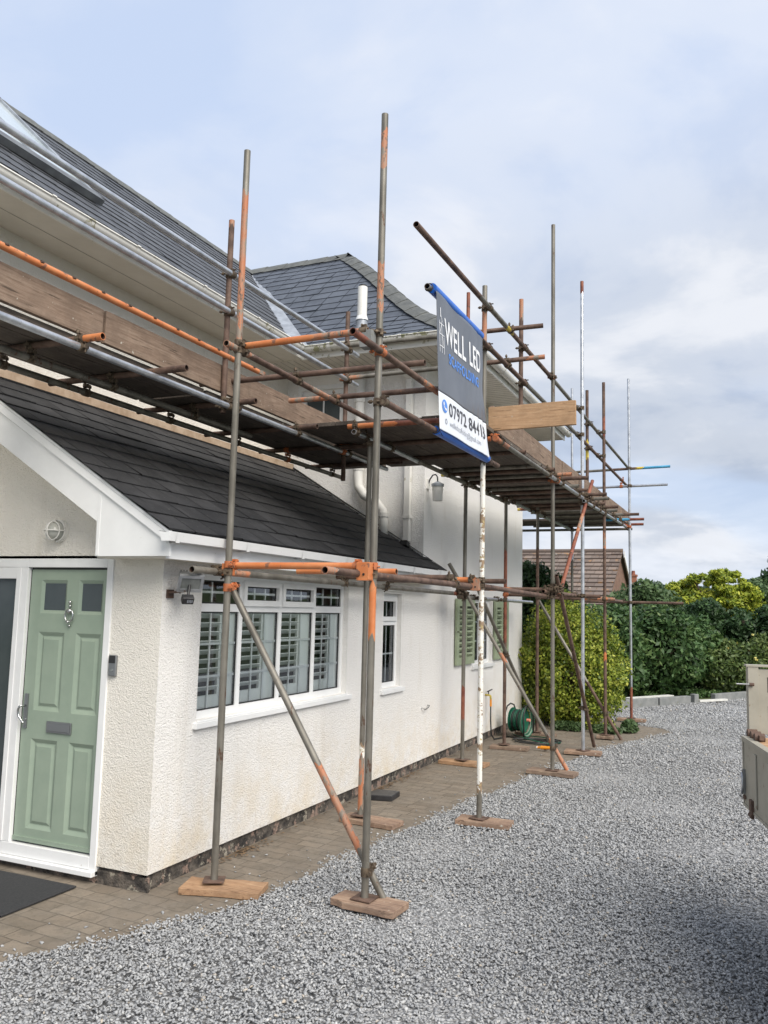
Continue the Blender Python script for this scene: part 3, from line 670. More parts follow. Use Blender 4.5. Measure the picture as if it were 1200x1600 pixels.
gutter((-1.36, 4.19, 5.09), (.67, 4.19, 5.085), .06, 'gutter_moss', brackets=.95)
gutter((.68, 10.2, 5.085), (.68, 4.15, 5.08), .06, 'upvc_old', brackets=1.0)
# reverse direction so the rolled rim faces outwards
gutter((.262, 5.02, 2.345), (.262, -.33, 2.345), .046, 'upvc', brackets=.82, square=True, joints='upvc')
# verge boards and box end of the lean-to
mb = MB()
zb = lambda x: zlow(x) - .02
mb.prism([(.24, -.25, zb(.24) - .075), (.24, -.25, 2.20), (-.38, -.25, 2.20), (-.385, -.25, zb(-.385) - .30), (-2.1, -.25, zb(-2.1) - .30), (-2.1, -.25, zb(-2.1) - .085)], (0, .02, 0), 'upvc')
mb.box(-.375, -.355, -.253, -.25, 2.205, zb(-.36) - .11, 'upvc')
mb.prism([(-2.1, -.25, zb(-2.1) - .085), (-2.1, -.25, zb(-2.1) - .30), (-3.9, -.25, zb(-2.1) - .30 - 1.10), (-3.9, -.25, zb(-2.1) - .085 - 1.10)], (0, .02, 0), 'upvc')
link(mb, 'bargeboard', house)
mb = MB(); mb.prism([(.245, -.268, zb(.245) + .012), (.245, -.268, zb(.245) - .072), (-2.1, -.268, zb(-2.1) - .072), (-2.1, -.268, zb(-2.1) + .012)], (0, .03, 0), 'upvc'); link(mb, 'verge_trim', house)
mb = MB(); mb.box(.195, .212, -.23, 4.86, 2.185, 2.36, 'upvc'); link(mb, 'fascia', house)
mb = MB(); mb.box(.0, .195, -.23, 4.86, 2.19, 2.20, 'soffit'); mb.box(-.38, .0, -.23, .0, 2.19, 2.20, 'soffit'); mb.prism([(-.36, -.23, 2.20), (-.36, -.23, zb(-.36) - .26), (-2.1, -.23, zb(-2.1) - .26), (-2.1, -.23, zb(-2.1) - .27), (-.37, -.23, zb(-.37) - .28), (-.37, -.23, 2.20)], (0, .23, 0), 'soffit'); link(mb, 'soffit', house)
# front door and side light
fr = MB(); F0 = -.012
fr.box(-.505 + .02, D1, F0, .06, .05, DZ, 'upvc'); fr.box(-1.30, -1.235, F0 + .0005, .06, .1705, 2.1345, 'upvc'); fr.box(-1.235, -.485, F0, .06, 2.135, DZ, 'upvc')
fr.box(-1.95, -1.235, F0 + .001, .06, 2.135, DZ, 'upvc'); fr.box(D0, -.485, F0, .06, .085, .17, 'upvc'); fr.box(D0 + .005, D1 - .0, -.045, .06, .048, .083, 'upvc')
fr.box(-1.345, -1.30, F0 - .006, .05, .171, 2.134, 'upvc'); fr.box(-1.95, -1.60, F0, .05, .171, 2.134, 'upvc'); fr.box(-1.60, -1.345, F0 + .002, .05, 2.05, 2.134, 'upvc'); fr.box(-1.60, -1.345, F0 + .002, .05, .171, .25, 'upvc')
fro = link(fr, 'door_frame', house, bevel=.004)
mb = MB(); mb.box(-1.60, -1.345, .020, .03, .25, 2.05, 'frosted_dark'); link(mb, 'side_light', fro)
dr = MB(); X0, X1, Z0, Z1 = -1.228, -.492, .185, 2.12; Y = .022
def rails(mb, x0, x1, z0, z1, holes, yf, yb, mat):
    us = sorted({x0, x1, *[h[0] for h in holes], *[h[1] for h in holes]}); zs = sorted({z0, z1, *[h[2] for h in holes], *[h[3] for h in holes]})
    for a, b in zip(us, us[1:]):
        for c, d in zip(zs, zs[1:]):
            if any(h[0] <= a and b <= h[1] and h[2] <= c and d <= h[3] for h in holes): continue
            mb.add([(a, yf, c), (b, yf, c), (b, yf, d), (a, yf, d)], [(0, 1, 2, 3)], mat)
PX = ((-1.125, -.875), (-.765, -.535)); HO = []
for a, b in PX: HO += [(a, b, 1.80, 2.045), (a, b, 1.10, 1.665), (a, b, .275, .90)]
rails(dr, X0, X1, Z0, Z1, HO, Y, 0, 'sage')
for a, b, c, d in HO:   # moulded edge then a raised field
    g = .028; yy = Y + .016
    o = [(a, Y, c), (b, Y, c), (b, Y, d), (a, Y, d)]; i_ = [(a + g, yy, c + g), (b - g, yy, c + g), (b - g, yy, d - g), (a + g, yy, d - g)]
    dr.add(o + i_, [(0, 1, 5, 4), (1, 2, 6, 5), (2, 3, 7, 6), (3, 0, 4, 7)], 'sage')
    if c < 1.7:
        h = g + .006; y2 = Y + .006; j_ = [(a + h + .02, y2, c + h + .02), (b - h - .02, y2, c + h + .02), (b - h - .02, y2, d - h - .02), (a + h + .02, y2, d - h - .02)]
        i2 = [(a + h, yy, c + h), (b - h, yy, c + h), (b - h, yy, d - h), (a + h, yy, d - h)]
        dr.add(i_ + i2, [(0, 1, 5, 4), (1, 2, 6, 5), (2, 3, 7, 6), (3, 0, 4, 7)], 'sage')
        dr.add(i2 + j_, [(0, 1, 5, 4), (1, 2, 6, 5), (2, 3, 7, 6), (3, 0, 4, 7), (4, 5, 6, 7)], 'sage')
dr.box(X0 - .007, X0, Y - .001, .05, Z0, Z1, 'gasket'); dr.box(X1, X1 + .007, Y - .001, .05, Z0, Z1, 'gasket'); dr.box(X0, X1, Y, .05, Z1, Z1 + .014, 'gasket'); dr.box(X0, X1, Y - .012, Y - .001, Z0, Z0 + .03, 'sage')
door = link(dr, 'door', house)
for a, b in PX:
    mb = MB(); mb.box(a + .025, b - .025, Y + .012, Y + .03, 1.825, 2.02, 'frosted_dark'); link(mb, 'glass', door)
mb = MB(); mb.box(-.975, -.745, Y - .014, Y - .001, .955, 1.035, 'satin_steel'); mb.box(-.965, -.755, Y - .020, Y - .0145, .968, 1.022, 'satin_steel'); link(mb, 'letterbox', door, bevel=.004)
mb = MB(); mb.box(-1.205, -1.172, Y - .012, Y, .97, 1.215, 'satin_steel'); mb.path([(-1.188, Y - .01, 1.13), (-1.188, Y - .055, 1.13), (-1.200, Y - .06, 1.125), (-1.212, Y - .058, 1.10), (-1.205, Y - .056, 1.06), (-1.165, Y - .055, 1.02), (-1.15, Y - .055, 1.008)], .008, 'chrome')
mb.cyl((-1.188, Y - .018, 1.03), (-1.188, Y - .01, 1.03), .009, 'chrome'); link(mb, 'handle', door)
mb = MB(); kx, kz = -.822, 1.80
mb.sphere((kx, Y - .018, kz + .085), .013, 'chrome', 10, 8); mb.sphere((kx, Y - .016, kz + .058), .011, 'chrome', 10, 8); mb.sphere((kx, Y - .02, kz + .022), .020, 'chrome', 12, 8, (1, .8, 1))
mb.path([(kx + .037 * math.sin(a), Y - .022, kz - .01 - .046 * math.cos(a) * 1) for a in np.linspace(.0, 6.283, 24)[:-1]], .006, 'chrome', 8, True)
mb.sphere((kx, Y - .03, kz - .056), .012, 'chrome', 10, 8); mb.sphere((kx, Y - .012, kz - .083), .010, 'chrome', 10, 8); link(mb, 'knocker', door)
# windows on the side wall
def window(hole, mulls, trans, tops, bars_b, bars_t, sillext, louv=True, name='window', xoff=0.0, reveal_r=0.0):
    y0, y1, z0, z1 = hole; y1 -= reveal_r; xf = -.055; fw = .055; xb = -.10
    m = MB()
    m.box(xb, xf, y0, y0 + fw, z0, z1, 'upvc'); m.box(xb, xf, y1 - fw, y1, z0, z1, 'upvc'); m.box(xb, xf - .001, y0 + fw, y1 - fw, z1 - fw, z1, 'upvc'); m.box(xb, xf - .001, y0 + fw, y1 - fw, z0, z0 + fw, 'upvc')
    if reveal_r: m.box(xb, -.002, y1 + .001, hole[1], z0, z1, 'render_white')
    for q in mulls: m.box(xb, xf - .002, q - .026, q + .026, z0 + fw, z1 - fw, 'upvc')
    if trans: m.box(xb, xf - .003, y0 + fw, y1 - fw, trans - .03, trans + .03, 'upvc')
    wo = link(m, name, house)
    eds = [y0 + fw] + [e for q in mulls for e in (q - .026, q + .026)] + [y1 - fw]
    lights = [(eds[i], eds[i + 1]) for i in range(0, len(eds), 2)]
    for i, (a, b) in enumerate(lights):
        segs = [(z0 + fw, (trans - .03) if trans else z1 - fw, False)] + ([(trans + .03, z1 - fw, True)] if trans else [])
        for c, d, top in segs:
            s = MB(); sash = .03 if (top and i in tops) else .0
            if sash:
                s.box(xf - .02, xf + .018, a - .012, a + sash, c - .012, d + .012, 'upvc'); s.box(xf - .02, xf + .018, b - sash, b + .012, c - .012, d + .012, 'upvc')
                s.box(xf - .02, xf + .017, a + sash, b - sash, c - .012, c + sash + .005, 'upvc'); s.box(xf - .02, xf + .017, a + sash, b - sash, d - sash, d + .012, 'upvc')
            aa, bb, cc_, dd = a + sash, b - sash, c + sash, d - sash; g = .010; xg = xf - .018
            s.box(xg - .01, xg + .004, aa, aa + g, cc_, dd, 'gasket'); s.box(xg - .01, xg + .004, bb - g, bb, cc_, dd, 'gasket'); s.box(xg - .01, xg + .003, aa + g, bb - g, cc_, cc_ + g, 'gasket'); s.box(xg - .01, xg + .003, aa + g, bb - g, dd - g, dd, 'gasket')
            nv, nh = bars_t if top else bars_b
            for j in range(nv): q = aa + (bb - aa) * (j + 1) / (nv + 1); s.box(xg - .012, xg - .002, q - .009, q + .009, cc_ + g, dd - g, 'upvc')
            for j in range(nh): q = cc_ + (dd - cc_) * (j + 1) / (nh + 1); s.box(xg - .0125, xg - .0025, aa + g, bb - g, q - .009, q + .009, 'upvc')
            so = link(s, 'casement', wo)
            p = MB(); p.add([(xg, aa, cc_), (xg, bb, cc_), (xg, bb, dd), (xg, aa, dd)], [(0, 1, 2, 3)], 'glass'); link(p, 'pane', so)
            if louv and not top:
                s = MB(); w_ = (bb - aa); y_a, y_b = aa + .01, aa + w_ * .60
                s.box(-.112, -.090, y_a, y_a + .03, cc_ - .02, dd, 'louvre'); s.box(-.112, -.090, y_b, bb - .002, cc_ - .02, dd, 'louvre'); s.box(-.112, -.091, y_a + .03, y_b, cc_ - .02, cc_ + .10, 'louvre')
                q = cc_ + .15
                while q < dd - .02:
                    s.obox((-.104, (y_a + y_b) / 2 + .01, q), ((.80, 0, .60), (0, 1, 0), (-.60, 0, .80)), (.027, (y_b - y_a) / 2, .0045), 'louvre'); q += .068
                link(s, 'blind', wo)
    s = MB(); s.box(-.05, .035, y0 - .04 - sillext, y1 + .07 + sillext, z0 - .055, z0 - .012, 'upvc'); s.box(-.06, .02, y0 + .001, y1 - .001, z0 - .012, z0 - .001, 'upvc'); link(s, 'sill', wo, bevel=.004)
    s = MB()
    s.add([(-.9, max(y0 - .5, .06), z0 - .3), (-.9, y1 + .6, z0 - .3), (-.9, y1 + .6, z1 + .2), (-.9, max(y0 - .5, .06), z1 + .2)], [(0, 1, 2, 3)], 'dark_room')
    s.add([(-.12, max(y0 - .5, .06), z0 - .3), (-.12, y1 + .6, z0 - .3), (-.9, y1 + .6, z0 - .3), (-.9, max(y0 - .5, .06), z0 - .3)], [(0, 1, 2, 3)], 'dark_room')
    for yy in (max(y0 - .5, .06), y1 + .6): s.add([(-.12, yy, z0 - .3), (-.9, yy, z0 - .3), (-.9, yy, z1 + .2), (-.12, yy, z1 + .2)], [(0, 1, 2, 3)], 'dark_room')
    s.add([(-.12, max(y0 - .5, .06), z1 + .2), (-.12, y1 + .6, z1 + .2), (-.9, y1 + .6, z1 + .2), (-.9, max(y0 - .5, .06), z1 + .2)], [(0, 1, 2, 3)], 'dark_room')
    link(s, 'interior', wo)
    return wo
window(W1, (1.05, 1.655, 2.265), 1.87, (1, 2), (2, 2), (2, 1), .0)
window(W2, (), 1.74, (0,), (1, 1), (1, 0), .0, louv=False, reveal_r=.05)
mb = MB(); mb.box(0, .02, 3.74, 4.24, 2.085, 2.10, 'upvc_old'); link(mb, 'drip_strip', house)
window(W3, (7.32,), None, (), (1, 2), (0, 0), .0, louv=False)
# upper window on the cross wall
y = 4.87; m = MB(); a, b, c, d = WU
for q in ((a, a + .06, c, d), (b - .06, b, c, d)): m.box(q[0], q[1], y + .03, y + .08, q[2], q[3], 'upvc')
for q in ((c, c + .06), (d - .06, d)): m.box(a + .06, b - .06, y + .031, y + .08, q[0], q[1], 'upvc')
m.box(a + .06, b - .06, y + .045, y + .06, (c + d) / 2 - .01, (c + d) / 2 + .01, 'upvc'); m.box((a + b) / 2 - .01, (a + b) / 2 + .01, y + .046, y + .061, c + .06, d - .06, 'upvc')
m.box(a - .05, a, y - .012, y, c, d, 'upvc'); m.box(b, b + .05, y - .012, y, c, d, 'upvc'); m.box(a - .05, b + .05, y - .014, y, d, d + .06, 'upvc')
wo = link(m, 'window', house); p = MB(); p.add([(a, y + .055, c), (b, y + .055, c), (b, y + .055, d), (a, y + .055, d)], [(0, 1, 2, 3)], 'frosted_dark'); link(p, 'pane', wo)
# shutters
def shutter(y0, y1):
    z0, z1 = 1.16, 2.05; m = MB()
    m.box(.015, .045, y0, y0 + .10, z0, z1, 'sage_shutter'); m.box(.015, .045, y1 - .10, y1, z0, z1, 'sage_shutter')
    m.box(.015, .044, y0 + .10, y1 - .10, z0, z0 + .10, 'sage_shutter'); m.box(.015, .044, y0 + .10, y1 - .10, z1 - .10, z1, 'sage_shutter')
    mid = (y0 + y1) / 2; m.box(.0151, .043, mid - .04, mid + .04, z0 + .10, z1 - .10, 'sage_shutter'); m.box(.008, .018, y0 + .10, y1 - .10, z0 + .10, z1 - .10, 'shutter_gap')
    for a, b in ((y0 + .10, mid - .04), (mid + .04, y1 - .10)):
        q = z0 + .13
        while q < z1 - .11: m.obox((.030, (a + b) / 2, q), ((.72, 0, -.69), (0, 1, 0), (.69, 0, .72)), (.016, (b - a) / 2, .024), 'sage_shutter'); q += .075
    o = link(m, 'shutter', house)
    h = MB(); h.box(.045, .052, y0 - .02, y0 + .08, 1.60, 1.615, 'chrome'); link(h, 'hinge', o)
shutter(6.05, 6.82); shutter(7.84, 8.60)
# pipes on the cross wall
mb = MB(); mb.path([(-.87, 4.78, 4.93), (-.87, 4.78, 3.55), (-.86, 4.78, 3.42), (-.78, 4.78, 3.30), (-.60, 4.78, 3.20), (-.52, 4.78, 3.10), (-.50, 4.78, 2.98), (-.50, 4.78, 2.78)], .058, 'smooth_white', 14)
for z in (4.5, 3.62, 3.02): mb.cyl((-.87 if z > 3.5 else -.505, 4.78, z), (-.87 if z > 3.5 else -.505, 4.78, z + .05), .068, 'smooth_white')
link(mb, 'soil_pipe', house)
mb = MB(); mb.box(-.235, -.165, 4.78, 4.85, 2.72, 4.76, 'upvc_old'); mb.prism([(-.235, 4.78, 4.75), (-.165, 4.78, 4.75), (-.30, 4.30, 5.0), (-.37, 4.30, 5.0)], (0, .07, 0), 'upvc_old'); mb.box(-.39, -.28, 4.15, 4.27, 4.93, 5.03, 'upvc_old')
mb.obox((-.2, 4.76, 2.68), ((1, 0, 0), (0, 1, -.3), (0, .3, 1)), (.045, .05, .03), 'gasket')
for z in (3.0, 3.9): mb.box(-.245, -.155, 4.77, 4.865, z, z + .04, 'upvc_old')
link(mb, 'downpipe', house)
mb = MB(); vx, vy = -.80, 4.62; mb.cyl((vx, vy, 5.36), (vx, vy, 5.52), .085, 'lead', 16, .07); mb.cyl((vx, vy, 5.52), (vx, vy, 5.575), .082, 'upvc', 16, .066); mb.cyl((vx, vy, 5.575), (vx, vy, 5.96), .062, 'upvc_old', 16); mb.cyl((vx, vy, 5.93), (vx, vy, 5.985), .050, 'gasket', 10)
link(mb, 'vent_pipe', house)
mb = MB(); mb.path([(.0, 4.9, .72), (.03, 4.9, .72), (.035, 4.93, .70), (.035, 5.05, .715), (.03, 5.10, .735), (0, 5.10, .735)], .006, 'chrome'); link(mb, 'hook', house)
# bent conduit on the wall
# ------------------------------------------------------------ things fixed on the walls
lm = empty('wall_lamp', (-.96, 0, 2.31), 'round bulkhead lamp with a cream wire cage on the gable above the front door', 'lamp')
mb = MB(); mb.cyl((-.96, 0, 2.40), (-.96, -.028, 2.40), .085, 'upvc_old', 24); link(mb, 'back_plate', lm)
mb = MB(); nu, nv = 20, 7; vs = []
for j in range(nv + 1):
    a = math.pi / 2 * j / nv
    for i in range(nu): bb = 2 * math.pi * i / nu; vs.append((-.96 + .066 * math.cos(a) * math.cos(bb), -.028 - .085 * math.sin(a), 2.40 + .066 * math.cos(a) * math.sin(bb)))
mb.add(vs, [(j * nu + i, j * nu + (i + 1) % nu, (j + 1) * nu + (i + 1) % nu, (j + 1) * nu + i) for j in range(nv) for i in range(nu)], 'dirty_glass_lamp', True); link(mb, 'lamp_glass', lm)
mb = MB()
for yy, rr in ((-.035, .078), (-.075, .068)): mb.path([(-.96 + rr * math.cos(a), yy, 2.40 + rr * math.sin(a)) for a in np.linspace(0, 6.283, 25)[:-1]], .005, 'upvc_old', 6, True)
for ax in ((1, 0), (0, 1)): mb.path([(-.96 + .078 * math.cos(a) * ax[0], -.035 - .092 * math.sin(a), 2.40 + .078 * math.cos(a) * ax[1]) for a in np.linspace(0, math.pi, 15)], .005, 'upvc_old', 6)
link(mb, 'cage', lm)
lm = empty('wall_lantern', (.0, 4.97, 3.2), 'pale cylinder lamp hanging from a dark swan neck arm on the upper wall corner', 'lamp')
mb = MB(); mb.box(0, .02, 4.93, 5.01, 3.38, 3.50, 'upvc_old'); link(mb, 'back_plate', lm)
mb = MB(); mb.path([(.01, 4.97, 3.44), (.04, 4.955, 3.50), (.08, 4.94, 3.545), (.12, 4.935, 3.55), (.145, 4.93, 3.52), (.15, 4.93, 3.46)], .009, 'black_plastic'); link(mb, 'arm', lm)
mb = MB(); mb.cyl((.15, 4.93, 3.43), (.15, 4.93, 3.46), .075, 'lead', 20, .02); mb.cyl((.15, 4.93, 3.40), (.15, 4.93, 3.43), .078, 'lead', 20); link(mb, 'lamp_cap', lm)
mb = MB(); mb.cyl((.15, 4.93, 3.22), (.15, 4.93, 3.40), .060, 'upvc_old', 20, .068); link(mb, 'lamp_shade', lm)
bl = MB(); bl.box(-.412, -.348, -.024, 0, 1.385, 1.53, 'satin_steel'); bo = link(bl, 'doorbell', None, 'slim grey and black video doorbell on the wall beside the green door', 'doorbell', bevel=.006)
mb = MB(); mb.box(-.407, -.353, -.027, -.0245, 1.475, 1.526, 'black_plastic'); link(mb, 'camera_panel', bo)
mb = MB(); mb.cyl((-.38, -.024, 1.425), (-.38, -.028, 1.425), .009, 'chrome', 14); link(mb, 'button', bo)
fl = empty('floodlight', (0, .07, 1.94), 'old silver floodlight with a black motion sensor on the wall corner under the gutter', 'floodlight')
mb = MB(); mb.box(0, .012, .04, .11, 1.93, 1.99, 'rust'); mb.obox((.075, .07, 1.975), ((1, 0, .1), (0, 1, 0), (-.1, 0, 1)), (.075, .022, .006), 'rust'); mb.obox((.10, .09, 2.01), ((.6, 0, .8), (0, 1, 0), (-.8, 0, .6)), (.05, .007, .01), 'black_plastic'); link(mb, 'bracket', fl)
n_ = Vector((.62, -.52, -.58)).normalized(); s_ = Vector((.64, .77, 0)).normalized(); s_ = (s_ - n_ * s_.dot(n_)).normalized(); u_ = n_.cross(s_); c_ = Vector((.185, .06, 2.035))
mb = MB(); mb.obox(c_ - n_ * .035, (s_, u_, n_), (.072, .052, .03), 'satin_steel')
for i in range(7): mb.obox(c_ - n_ * .055 + s_ * (-.06 + .02 * i), (s_, u_, n_), (.003, .050, .030), 'satin_steel')
for sx, sy, hx, hy in ((0, .056, .084, .011), (0, -.056, .084, .011), (.076, 0, .010, .046), (-.076, 0, .010, .046)): mb.obox(c_ + s_ * sx + u_ * sy, (s_, u_, n_), (hx, hy, .012), 'galvanised')
link(mb, 'housing', fl)
mb = MB(); mb.obox(c_ + n_ * .002, (s_, u_, n_), (.066, .045, .003), 'flood_glass'); link(mb, 'lamp_glass', fl)
c2 = Vector((.19, .03, 1.925)); mb = MB(); mb.obox(c2, (s_, u_, n_), (.040, .026, .025), 'black_plastic'); mb.cyl(c2, c_ - n_ * .02, .010, 'black_plastic'); sn = link(mb, 'motion_sensor', fl, bevel=.006)
mb = MB()
for i in range(4): mb.obox(c2 + n_ * .0262 + s_ * (-.004 + .010 * i), (s_, u_, n_), (.003, .012 - .002 * (i % 2), .0008), 'print_grey')
link(mb, 'sensor_marks', sn)
# outside tap and hose
tp = empty('garden_tap', (0, 7.5, .5), 'brass garden tap with a black lever handle low on the white wall', 'tap')
mb = MB(); mb.path([(0, 7.5, .66), (.06, 7.5, .66), (.08, 7.5, .65), (.085, 7.5, .60)], .014, 'yellow_paint'); link(mb, 'spout', tp)
mb = MB(); mb.cyl((.05, 7.5, .66), (.05, 7.5, .72), .008, 'black_plastic'); mb.obox((.06, 7.52, .725), ((.5, .8, .3), (0, 0, 1), (1, -.6, 0)), (.05, .006, .008), 'black_plastic'); link(mb, 'handle', tp)
mb = MB(); mb.cyl((.085, 7.5, .50), (.085, 7.5, .60), .017, 'nozzle_orange', r1=.014); link(mb, 'hose_connector', tp)
mb = MB(); mb.path([(.085, 7.5, .50), (.085, 7.5, .3), (.09, 7.52, .1), (.11, 7.6, .02), (.16, 7.8, .015), (.2, 8.0, .014)], .011, 'hose_black')
P = [(.2, 8.0, .014)]
for i in range(120):
    t = i / 119; a = t * 2 * math.pi * 3.2; rr = .32 - .05 * math.sin(t * 9)
    P.append((.72 + math.cos(a) * rr * .95 + .03 * math.sin(i), 7.75 + math.sin(a) * rr * .8, .014 + .012 * (i % 40) / 40 * (t * 3)))
P.append((1.02, 7.3, .02)); P.append((1.0, 7.0, .03)); mb.path(P, .010, 'hose_black')
mb.path([(.2, 8.3, .014), (.4, 8.0, .02), (.7, 7.6, .045), (.95, 7.5, .03), (1.05, 7.8, .02), (.8, 8.1, .03), (.4, 8.2, .02)], .009, 'hose_green')
link(mb, 'garden_hose', None, 'dark hose running down from the tap and coiled loosely on the paving', 'hose')
nz = MB(); nz.cyl((.95, 7.02, .05), (1.09, 6.99, .06), .026, 'nozzle_orange', r1=.020); nz.cyl((.90, 7.03, .045), (.95, 7.02, .05), .015, 'nozzle_orange'); no = link(nz, 'hose_nozzle', None, 'bright orange spray nozzle lying by the foot of a scaffold pole', 'hose nozzle')
mb = MB(); mb.cyl((.885, 7.033, .045), (.90, 7.03, .045), .018, 'smooth_white'); link(mb, 'nozzle_tip', no)
hr = empty('hose_reel', (.33, 8.15, 0), 'green hose reel on a dark hoop frame at the foot of the white wall', 'hose reel')
cx_, cy_, cz_ = .33, 8.15, .25; ax = Vector((.985, -.17, 0)).normalized(); sd_ = Vector((.17, .985, 0)).normalized()
def ring(mb, off, r, tr, mat, n=30, k=1.0): mb.path([Vector((cx_, cy_, cz_)) + ax * off + sd_ * (r * math.cos(a)) + Vector((0, 0, r * k * math.sin(a))) for a in np.linspace(0, 2 * math.pi, n + 1)[:-1]], tr, mat, 6, True)
for off in (-.09, .09):
    mb = MB(); o_ = Vector((cx_, cy_, cz_)) + ax * off; mb.cyl(o_ - ax * .006, o_ + ax * .006, .185, 'hose_green', 30); mb.cyl(o_ + ax * .004, o_ + ax * .014, .07, 'hose_green', 20); link(mb, 'drum_side', hr)
mb = MB()
for i in range(6):
    for r in (.10, .125, .148): ring(mb, -.07 + .027 * i, r + .004 * (i % 2), .012, 'hose_green' if (i + int(r * 100)) % 3 else 'hose_black')
for i in range(4): ring(mb, .12 + .012 * i, .19 + .015 * i, .009, 'hose_green' if i % 2 else 'hose_pale')
ring(mb, .15, .235, .009, 'hose_pale', k=.98); link(mb, 'coiled_hose', hr)
mb = MB()
for off in (-.13, .17): mb.path([Vector((cx_, cy_, 0)) + ax * off + sd_ * (-.17), Vector((cx_, cy_, .36)) + ax * off + sd_ * (-.19), Vector((cx_, cy_, .46)) + ax * off + sd_ * (-.12), Vector((cx_, cy_, .49)) + ax * off, Vector((cx_, cy_, .46)) + ax * off + sd_ * .12, Vector((cx_, cy_, .36)) + ax * off + sd_ * .19, Vector((cx_, cy_, 0)) + ax * off + sd_ * .17], .011, 'hose_black')
link(mb, 'frame', hr)
mb = MB(); o_ = Vector((cx_, cy_, cz_ + .03)) + ax * .20 - sd_ * .13; mb.cyl(o_, o_ + ax * .05, .022, 'coral'); link(mb, 'crank_handle', hr)
mb = MB(); mb.prism([(-1.62, -.74, .006), (-.47, -.74, .006), (-.47, -.13, .006), (-1.62, -.13, .006)], (0, 0, .012), 'mat_rubber'); link(mb, 'doormat', None, 'flat black rubber mat on the paving before the green front door', 'doormat', bevel=.003)
mb = MB(); mb.prism([(.08, 3.15, .0), (.36, 3.22, .0), (.34, 3.48, .0), (.10, 3.45, .0)], (0, 0, .055), 'black_plastic'); link(mb, 'gully_cover', None, 'small black slab of plastic over the gully beside the wall', 'drain cover', bevel=.008)
# ------------------------------------------------------------ scaffold
scaf = empty('scaffold', (.9, 5.2, 0), 'rusty orange and silver tube scaffold standing along the white house', 'scaffold')
TUBES = []
TR = .02415
def tube(name, p0, p1, bands='rust', r=TR, jag=.02, n=18, open_ends=True):
    p0, p1 = Vector(p0), Vector(p1); Ln = (p1 - p0).length; d = (p1 - p0) / Ln; u = d.orthogonal().normalized(); w_ = d.cross(u)
    if isinstance(bands, str): bands = [(1.0, bands)]
    mb = MB(); t0 = 0; prev = [0.0] * n
    ringv = lambda ts, rr: [p0 + d * (t * Ln) + (u * math.cos(2 * math.pi * i / n) + w_ * math.sin(2 * math.pi * i / n)) * rr for i, t in enumerate(ts)]
    for k, (t1, mt) in enumerate(bands):
        last = k == len(bands) - 1
        cur = [1.0] * n if last else [min(.999, max(prev[i] + .001, t1 + (math.sin(i * 1.1 + k) * jag + random.uniform(-jag, jag) * .7) / Ln)) for i in range(n)]
        a, b = ringv(prev, r), ringv(cur, r)
        mb.add(a + b, [(i, (i + 1) % n, n + (i + 1) % n, n + i) for i in range(n)], mt, True); prev = cur
    ri = r - .0042
    for t, tin, mt, flip in ((0, min(.25 / Ln, .45), bands[0][1], False), (1, 1 - min(.25 / Ln, .45), bands[-1][1], True)):
        a, b, c = ringv([t] * n, r), ringv([t] * n, ri), ringv([tin] * n, ri)
        mb.add(a + b, [(i, n + i, n + (i + 1) % n, (i + 1) % n) if not flip else (i, (i + 1) % n, n + (i + 1) % n, n + i) for i in range(n)], mt)
        mb.add(b + c, [(i, (i + 1) % n, n + (i + 1) % n, n + i) for i in range(n)], 'tube_inside', True); mb.add(c, [tuple(range(n))], 'tube_inside')
    o = link(mb, name, scaf); TUBES.append((o, p0, p1, name)); return o
def B(Ltot, *prs):    # bands from heights / lengths
    return [(min(1.0, z / Ltot), m) for z, m in prs]
STD = {}
def std(key, x, y, z1, *prs, z0=.05, rmark=None):
    STD[key] = (x, y)
    o = tube('standard', (x, y, z0), (x, y, z1), [((z - z0) / (z1 - z0) if z < z1 else 1.0, m) for z, m in prs]); return o
std('A', .342, .27, 5.23, (3.72, 'steel'), (4.15, 'orange_worn'), (4.9, 'orange_worn'), (5.23, 'steel'))
std('B', 1.38, .43, 5.37, (1.71, 'steel'), (2.06, 'orange'), (3.93, 'steel'), (4.27, 'orange_worn'), (4.96, 'steel'), (5.24, 'orange_worn'), (5.37, 'steel'))
std('Bb', .43, 2.35, 3.45, (.13, 'steel'), (.58, 'orange_worn'), (.68, 'white_flaky'), (3.45, 'steel'))
std('W', 1.40, 2.77, 4.98, (.28, 'steel'), (.60, 'white_flaky'), (3.25, 'white_flaky'), (4.42, 'steel'), (4.72, 'orange_worn'), (4.98, 'steel'))
std('Wb', .33, 5.48, 6.05, (.55, 'steel'), (.95, 'rust_red'), (4.6, 'steel'), (6.05, 'rust_red'))
std('D', 1.47, 5.39, 6.75, (6.75, 'steel'))
std('Db', .45, 6.94, 3.52, (1.45, 'rust'), (2.3, 'rust_red'), (2.75, 'rust_red'), (3.52, 'steel'))
std('E', 1.52, 7.02, 6.62, (6.44, 'galvanised'), (6.62, 'rust_red'))
std('F', .56, 8.39, 3.6, (1.2, 'rust'), (2.9, 'rust'), (3.6, 'steel'))
std('G', 1.55, 8.66, 5.56, (1.18, 'rust'), (1.30, 'orange'), (2.9, 'rust'), (3.16, 'orange_worn'), (4.7, 'rust'), (5.0, 'rust_red'), (5.56, 'rust'))
std('H', 1.62, 11.02, 6.24, (.6, 'rust_red'), (6.24, 'galvanised'))
std('J', .50, 11.4, 6.25, (2.9, 'steel'), (6.25, 'galvanised'))
std('K', -1.6, 11.4, 6.0, (6.0, 'galvanised'))
